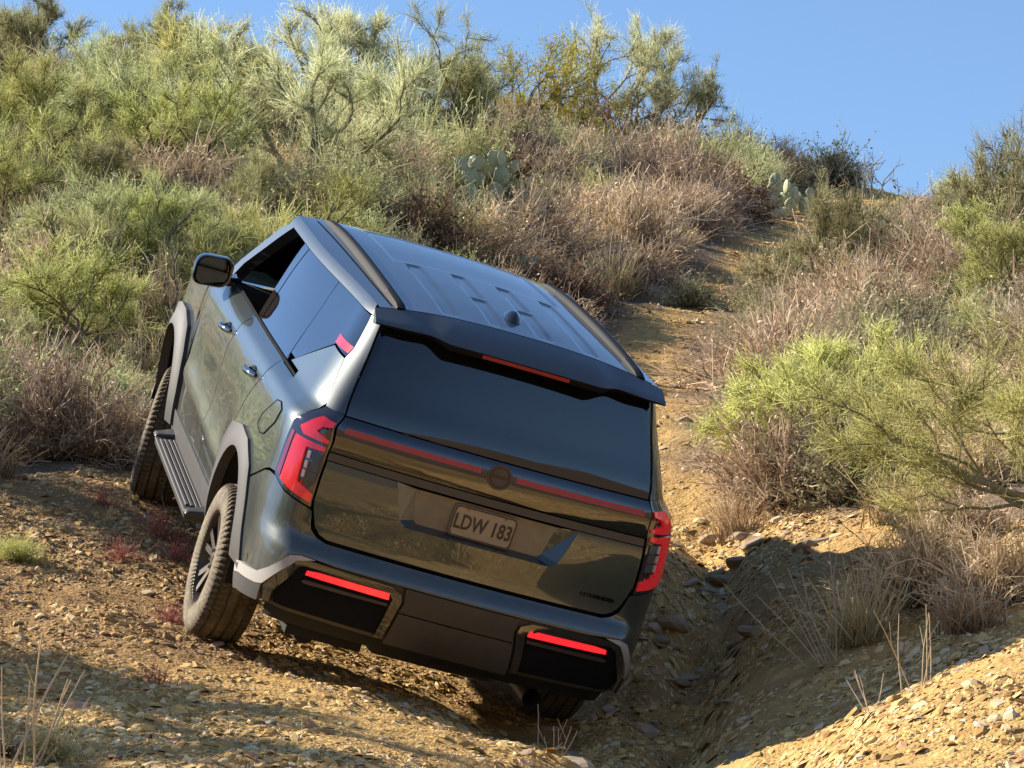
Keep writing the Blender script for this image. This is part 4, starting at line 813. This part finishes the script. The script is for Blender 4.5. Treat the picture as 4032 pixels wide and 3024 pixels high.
def rosette(label,x,y,seed,n=70,H=.42,w=.03):
    r=np.random.default_rng(seed);b=Rib();D=dirs(n,r,25,86);base=np.concatenate([r.normal(0,.05,(n,2)),np.zeros((n,1))],1);b.ribbons(arcs(base,D,H*r.uniform(.6,1.,n),4,r,.05,.05),np.full(n,w),np.full(n,.3),np.full(n,1.),r.uniform(0,1,n),r)
    o=link_mesh('spiky_rosette',b.mesh('spiky_rosette',M_ROS));o.location=at(x,y);tag(o,label,'plant')
M_ROS=leafmat('rosette_leaf',[(0,(.10,.11,.06)),(.5,(.20,.24,.14)),(1,(.42,.42,.28))],.3,.1)
pear('prickly pear with pale pads right of the spiky rosette, behind the roof',.30,31.6,8,3,.18,1)
pear('prickly pear at the right edge of the slope below the skyline',5.2,37.2,9,4,.18,1)
rosette('spiky green rosette plant right above the car roof',-.40,33.0,1,90,.55)
rosette('spiky pale rosette in the dark hollow of the left slope',-3.05,33.2,2,70,.6)
rosette('spiky rosette on the slope right of the notch',6.0,40.5,3,60,.5)
NICK={'pale green palo verde with several bare forked trunks above the car roof':'the forked palo verde','bright yellow green palo verde behind the forked one, upper left':'the bright palo verde','grey green tree on the skyline at the top left edge':'the top left skyline tree','tall pale green palo verde reaching the sky left of centre':'the tall pale palo verde','mustard green creosote bush on the skyline above the car':'the taller creosote bush','airy pale tree at the right end of the skyline tree group':'the last skyline tree','yellow green palo verde among tan shrubs right of the track':'the palo verde right of the track','yellow green palo verde at the right edge above the nearer one':'the palo verde at the right edge','olive green palo verde with dark thin trunks behind the door mirror':'the olive palo verde by the door mirror','dense lime green palo verde at the left edge halfway up':'the lime green palo verde','olive palo verde left of the dark hollow on the left slope':'the olive palo verde on the left','dark olive tree right of the forked palo verde':'the dark olive tree','leafless grey shrub standing alone on the skyline at the notch':'the bare shrub at the notch','bright yellow green round bush right of the largest prickly pear':'the bright round bush','large silvery green shrub in the bend of the track':'the silvery shrub in the bend','large dark brown shrub on the ridge left of the notch':'the large brown shrub','prickly pear with large pale round pads right of the forked palo verde':'the large prickly pear','tall prickly pear with sunlit pads on the bank below the notch':'the tall prickly pear','small pale prickly pear alone among dry shrubs behind the roof':'the lone prickly pear pad','prickly pear with narrow shaded pads left of the spiky rosette plant':'the shaded prickly pear','spiky pale rosette in the dark hollow of the left slope':'the rosette in the hollow','spiky rosette on the slope right of the notch':'the rosette right of the notch','broad tan dry shrub at the left edge beside the front wheel':'the broad tan shrub by the front wheel','rounded pinkish dry shrub on the right verge beside the tail light':'the pinkish shrub by the tail light','dead brown shrub with bare forked stems left of the door mirror':'the dead shrub by the door mirror'}
# scatter
WORDS=dict(dry_shrub='pinkish tan dry shrub',grey_shrub='grey green leafy shrub',green_bush='yellow green twiggy bush',olive_bush='olive green twiggy bush',brown_shrub='dark brown leafy shrub',grass_tuft='straw grass tuft')
def zone(a,y):
    """a = sideways slope from the viewer; gives (place words, weights of the kinds)"""
    px=1106+a*7373
    if y>38: return ('along the ridge',dict(brown_shrub=.36,grey_shrub=.2,olive_bush=.14,dry_shrub=.22,grass_tuft=.08)) if px<1700 else ('beside the notch on the ridge',dict(dry_shrub=.5,grass_tuft=.22,grey_shrub=.2,olive_bush=.08))
    if px<620:
        if y<23.5: return ('at the foot of the left slope',dict(dry_shrub=.62,grass_tuft=.22,grey_shrub=.1,olive_bush=.06))
        if y<32: return ('on the green left slope',dict(green_bush=.08,olive_bush=.12,dry_shrub=.34,grass_tuft=.12,grey_shrub=.22,brown_shrub=.12))
        return ('high on the left slope',dict(dry_shrub=.36,olive_bush=.12,brown_shrub=.22,grey_shrub=.2,grass_tuft=.10))
    if px<1060: return ('on the slope above the car roof',dict(olive_bush=.16,grey_shrub=.30,dry_shrub=.32,grass_tuft=.10,brown_shrub=.12))
    if x_left_of_track(a*y,y): return ('on the bank left of the track',dict(dry_shrub=.52,grass_tuft=.26,brown_shrub=.14,grey_shrub=.08))
    if y<23: return ('low on the slope right of the track',dict(dry_shrub=.60,grass_tuft=.22,grey_shrub=.18))
    return ('on the slope right of the track',dict(dry_shrub=.50,grey_shrub=.26,grass_tuft=.14,olive_bush=.08,green_bush=.02))
def x_left_of_track(x,y): return x<np.interp(y,TRK[:,1],TRK[:,0])
LAND=[(o.location.x,o.location.y,n) for o,n in [(o,NICK.get(o['label'])) for o in COL.objects if 'label' in o] if n]
TS=[(np.interp(v,TRK[:,1],TRK[:,0])+o,v) for v in np.linspace(26.5,45,44) for o in (-.25,.05,.35)]
TS=np.array([(u/v,v,(float(ground_q(u,v))-1.6)/v) for u,v in TS])
def blocks_track(x,y,R,H):
    e=(gz(x,y)+H-1.6)/y;return bool(((np.abs(TS[:,0]-x/y)<R/y)&(TS[:,1]>y-.2)&(TS[:,1]-y<4.5)&(TS[:,2]<e)).any())
def hidden(x,y,h=.55):
    t=np.linspace(.45,.985,26);z=gz(x,y)+h;e=(z-1.6)/y;return bool((((ground_q(x*t,y*t)-1.6)/(y*t))>e).any())
def whereabouts(x,y):
    d=[((x-u)**2+((y-v)*.6)**2,u,v,n) for u,v,n in LAND];_,u,v,n=min(d);dx,dy=x-u,(y-v)*.6
    far='just ' if dx*dx+dy*dy<.5 else ('well ' if dx*dx+dy*dy>2.2 else '')
    return far+(('right of ' if dx>0 else 'left of ') if abs(dx)>abs(dy) else ('uphill of ' if dy>0 else 'downhill of '))+n
CLEAR=[(-.27,34.9,.6),(-.8,32.2,.3),(-.4,33.,.45),(3.38,39.4,.5),(-2.17,32.3,.85),(.62,32.2,.25),(.14,29.6,.25),(-2.05,30.9,.3),(-.1,30.6,.2),(.97,36.,.4)]
CNT={};spots=[]
# palo verde shrubs with visible limbs: five meshes, each shrub its own copy with trunk and crown
PV=[]
for k in range(5):
    tb,b=tree_mesh(700+k,H=1.25,spread=1.25,n_limb=6,tw=4300,leaf=4200,up=.42+.06*k,trunk_r=.028,fork=.08,twig_w=.0075,lsize=.018)
    t=tb.build('trunk',M_BARK if k%2 else M_BARKG,None,60);PV.append((t.data,b.mesh('crown',M_GREEN if k in (1,3) else M_PALO)));bpy.data.objects.remove(t)
def pv_ok(x,y): return not blocks_track(x,y,.4,.8) and all((x-u)**2+(y-v)**2>.62 for u,v in spots) and not hidden(x,y) and track_q(x,y)<.1 and track_q(x,y+1.)<.3 and track_q(x,y+2.)<.3 and track_q(x+.3,y+.5)<.3 and not any(abs(x-u*y/v)<w and v-2.6<y<v+.2 for u,v,w in CLEAR)
for n_,(x0,x1,y0,y1) in ((15,(-.165,-.066,23.2,36.)),(2,(-.165,-.09,37.,43.)),(4,(-.055,.01,35.,43.)),(4,(.085,.165,21.5,33.)),(2,(-.16,-.12,21.8,23.))):
    got=0
    for k in range(600):
        y=PR.uniform(y0,y1);x=PR.uniform(x0,x1)*y
        if not pv_ok(x,y): continue
        s=PR.uniform(.55,.95);td,cd=PV[PR.integers(5)];o=empty('palo_verde_shrub',at(x,y,-.02));o.rotation_euler[2]=PR.uniform(0,6.28);o.scale=(s,s,s*PR.uniform(.85,1.15))
        for nm,d in (('trunk',td),('crown',cd)): c=bpy.data.objects.new(nm,d);COL.objects.link(c);c.parent=o
        wh=whereabouts(x,y);tag(o,('small' if s<.68 else 'large' if s>.82 else 'middling')+' airy palo verde shrub '+wh,'shrub','palo verde shrubs '+wh);spots.append((x,y));got+=1
        if got>=n_: break
for rad,tries in ((.50,2600),(.27,2600)):
    for k in range(tries):
        y=19.6+27.*PR.uniform()**.85;x=PR.uniform(-.172,.172)*y
        cl=.30 if rad>.3 else .16
        if max(track_q(x+e,y+f) for e,f in ((0,0),(cl,0),(-cl,0),(0,-.4),(.02,.6),(.06,1.2),(.1,1.8)))>.25: continue
        if y<26 and -2.6+.12*(y-20)<x<1.35+.08*(y-20): continue
        if any((x-u)**2+(y-v)**2<(rad*(1+.012*(y-20)))**2 for u,v in spots) or hidden(x,y): continue
        if any(abs(x-u*y/v)<w and v-2.4<y<v+.25 for u,v,w in CLEAR) and (rad>.3 or PR.uniform()<.75): continue
        if blocks_track(x,y,.22 if rad>.3 else .12,.38 if rad>.3 else .22) and PR.uniform()<.88: continue
        w_,ww=zone(x/y,y);ks=list(ww);kd=PR.choice(ks,p=np.array([ww[i] for i in ks])/sum(ww.values()))
        if CNT.get(kd,0)>=295: continue
        CNT[kd]=CNT.get(kd,0)+1;spots.append((x,y));s=PR.uniform(.85,1.5)*(1.0 if rad>.3 else .62)*(1.1 if y>30 else 1.)
        if x/y>.105 and y>33: s*=.6
        size='tiny' if s<.62 else 'small' if s<.8 else 'broad' if s>1.25 else 'large' if s>1.08 else 'middling'
        wh=whereabouts(x,y);put(kd,x,y,s,size+' '+WORDS[kd]+' '+wh,WORDS[kd]+' plants '+wh)
print('PLANTS',CNT,len(spots))
make_tree('palo_verde_tree','palo verde just left of the gravel whose shadow falls across the foreground','tree',at(-3.6,14.5),118,M_PALO,M_BARKG,H=1.85,spread=1.2,n_limb=6,tw=9000,leaf=9000,up=.45,trunk_r=.04,fork=.1,twig_w=.008,lsize=.022)
put('olive_bush',-3.4,20.4,1.5,'olive bush beyond the left edge shading the gravel by the front wheel',None)
make_tree('palo_verde_tree','palo verde beyond the left edge that shades the gravel by the front wheel','tree',at(-4.7,19.6),119,M_PALO,M_BARKG,H=1.7,spread=1.2,n_limb=6,tw=6000,leaf=6000,up=.4,trunk_r=.03,fork=.1,twig_w=.009,lsize=.022)
# the slope goes on to both sides of the view
side=[]
for k in range(1500):
    y=PR.uniform(15.5,46);a=PR.uniform(.178,.36)*PR.choice((-1,1));x=a*y
    if (a>0 and y<17.5) or track_q(x,y)>.3 or any((x-u)**2+(y-v)**2<.55 for u,v in side) or abs(x)>11.5: continue
    side.append((x,y));kd=PR.choice(('dry_shrub','grey_shrub','olive_bush','grass_tuft','brown_shrub'),p=(.4,.22,.16,.12,.1));w_=' on the slope beyond the '+('left' if a<0 else 'right')+' edge of the view'
    put(kd,x,y,PR.uniform(.9,1.6),WORDS[kd]+w_,WORDS[kd]+' plants'+w_)
    if len(side)>=330: break
print('SIDE',len(side))
# ================================================================== loose rocks one can pick apart
def rock_mesh(seed):
    r=np.random.default_rng(seed);bm=bmesh.new();bmesh.ops.create_icosphere(bm,subdivisions=2,radius=1.)
    pl=[(d/np.linalg.norm(d),r.uniform(.55,.85)) for d in r.normal(size=(9,3))]
    for v in bm.verts:
        p=np.array(v.co)
        for d,k in pl:
            e=p@d-k
            if e>0: p=p-d*e
        p=p*(1+.05*r.normal());v.co=(p[0],p[1]*.75,p[2]*.42)
    me=bpy.data.meshes.new('rock');bm.to_mesh(me);bm.free();me.materials.append(ROCKM);return me
t=NT('rock_grey');n=t.noise(6,6);rr=t.rnd();t.set(Base_Color=t.mix(t.ramp(n,[(.3,.0),(.7,.8)]),t.ramp(rr,[(0,(.22,.17,.12)),(.5,(.36,.28,.19)),(1,(.50,.42,.32))]),(.32,.22,.11)),Roughness=.9);ROCKM=t.m
RK=[rock_mesh(500+k) for k in range(7)];RR=np.random.default_rng(5)
def rocks(n,fn,smin,smax,label,group,near=None):
    for k in range(n):
        x,y=fn();s=smin*(smax/smin)**RR.uniform();o=bpy.data.objects.new('rock',RK[RR.integers(7)]);COL.objects.link(o);o.location=at(x,y,-s*.08);o.rotation_euler=(RR.normal(-.1,.2)+.25,RR.normal(0,.2),RR.uniform(0,6.28));o.scale=(s*RR.uniform(.8,1.3),s,s*RR.uniform(.7,1.2));
        sw='small' if s<smin*1.5 else 'large' if s>smax*.7 else 'fist sized'
        tag(o,sw+' '+label+(' '+near(x,y) if near else ''),'rock',group)
rocks(90,lambda:(lambda y:(RR.normal(np.interp(y,[13.6,14.8,16.5,18,19.5,21],[.35,.55,.88,1.05,1.15,1.2])+.08,.24),y))(RR.uniform(14.2,20.3)),.03,.14,'grey stone in the gully','stones in the gully',lambda x,y:('below the bumper' if y<15.9 else 'beside the rear wheel' if y<17 else 'level with the tail light' if y<18.6 else 'at the uphill end')+(', right side' if x>1.15 else ', left side' if x<.75 else ', middle'))
rocks(22,lambda:(RR.normal(-.35,.35),RR.uniform(15.4,17.2)),.03,.075,'pale stone on the ground under the car','stones under the car')
rocks(16,lambda:(RR.uniform(-2.6,-1.3),RR.uniform(13.2,19)),.025,.06,'pale stone on the gravel left of the car','stones left of the car')
rocks(16,lambda:(RR.uniform(1.3,2.4),RR.uniform(11.9,13.6)),.025,.07,'stone on the sunlit right bank','stones on the right bank')
# ================================================================== gravel, flat flakes of stone
def gravel_mesh(name,n,box,smin,smax,pw,seed,thr=.35):
    r=np.random.default_rng(seed);x=r.uniform(box[0],box[1],n*4);y=r.uniform(box[2],box[3],n*4)
    k=(r.uniform(0,1,n*4)<np.clip(track(x,y)+.04,0,1)*np.clip(.75+1.5*fbm(x,y,1.6,3,61),.12,1))&(np.abs(x)<.168*y);x=x[k][:n];y=y[k][:n];n=len(x)
    z=ground_h(x,y);e=.03;gx_=(ground_h(x+e,y)-z)/e;gy_=(ground_h(x,y+e)-z)/e
    s=smin*(1-r.uniform(0,1,n)*(1-(smin/smax)**pw))**(-1/pw)
    yaw=r.uniform(0,6.283,n);base=np.array([(1,0,-.5),(.45,.8,-.6),(-.55,.75,-.5),(-1,-.1,-.6),(-.5,-.8,-.5),(.6,-.7,-.6),(.75,.05,.5),(.1,.55,.6),(-.7,.1,.45),(0,-.55,.55)])
    P=base[None]*(1+r.uniform(-.28,.28,(n,10,3)));P[...,2]*=r.uniform(.16,.5,n)[:,None];P[...,1]*=r.uniform(.5,1.,n)[:,None]
    P*=s[:,None,None];c,sn=np.cos(yaw)[:,None],np.sin(yaw)[:,None]
    X=P[...,0]*c-P[...,1]*sn;Y=P[...,0]*sn+P[...,1]*c
    tx=gx_+r.normal(0,.22,n);ty=gy_+r.normal(0,.22,n)
    Z=P[...,2]+X*tx[:,None]+Y*ty[:,None]+z[:,None]+s[:,None]*r.uniform(.02,.22,n)[:,None]
    V=np.stack([X+x[:,None],Y+y[:,None],Z],-1).reshape(-1,3)
    T=np.array([(0,1,7),(0,7,6),(1,2,7),(2,8,7),(2,3,8),(3,4,8),(4,9,8),(4,5,9),(5,0,6),(5,6,9),(6,7,8),(6,8,9)])
    F=(np.arange(n)[:,None,None]*10+T[None]).reshape(-1,3)
    me=bpy.data.meshes.new(name);me.vertices.add(len(V));me.vertices.foreach_set('co',V.astype(np.float32).ravel());set_faces(me,F);me.polygons.foreach_set('use_smooth',[False]*len(F))
    b_=me.attributes.new('loam','FLOAT','POINT');b_.data.foreach_set('value',np.repeat(loam(x,y)*r.uniform(.3,1.,n),10).astype(np.float32))
    a=me.attributes.new('tone','FLOAT','POINT');a.data.foreach_set('value',np.repeat(r.uniform(0,1,n),10).astype(np.float32));return me
def stonem():
    t=NT('stone_flakes');n=t.noise(40,4);tone=t.attr('tone','Fac')
    c=t.ramp(tone,[(.0,(.22,.12,.045)),(.2,(.44,.27,.09)),(.5,(.66,.445,.165)),(.74,(.76,.56,.25)),(.9,(.80,.66,.42)),(.96,(.42,.20,.10)),(1.,(.80,.70,.52))])
    t.set(Base_Color=t.mix(t.ramp(n,[(.3,.0),(.8,.45)]),t.mix(t.math('MULTIPLY',t.attr('loam','Fac'),.75),c,(.24,.14,.075)),(.38,.23,.085)),Roughness=.9);t.b.inputs['Specular IOR Level'].default_value=.2;return t.m
STONE=stonem()
gv=link_mesh('gravel',gravel_mesh('gravel',70000,(-4.6,4.9,11.2,20.5),.0068,.045,2.1,11),STONE);tag(gv,'loose golden gravel flakes covering the track',kind='stuff')
g2=link_mesh('gravel',gravel_mesh('gravel',11000,(-5.5,7.5,19.5,46),.015,.06,2.4,12),STONE);tag(g2,'golden gravel higher up the track',kind='stuff')
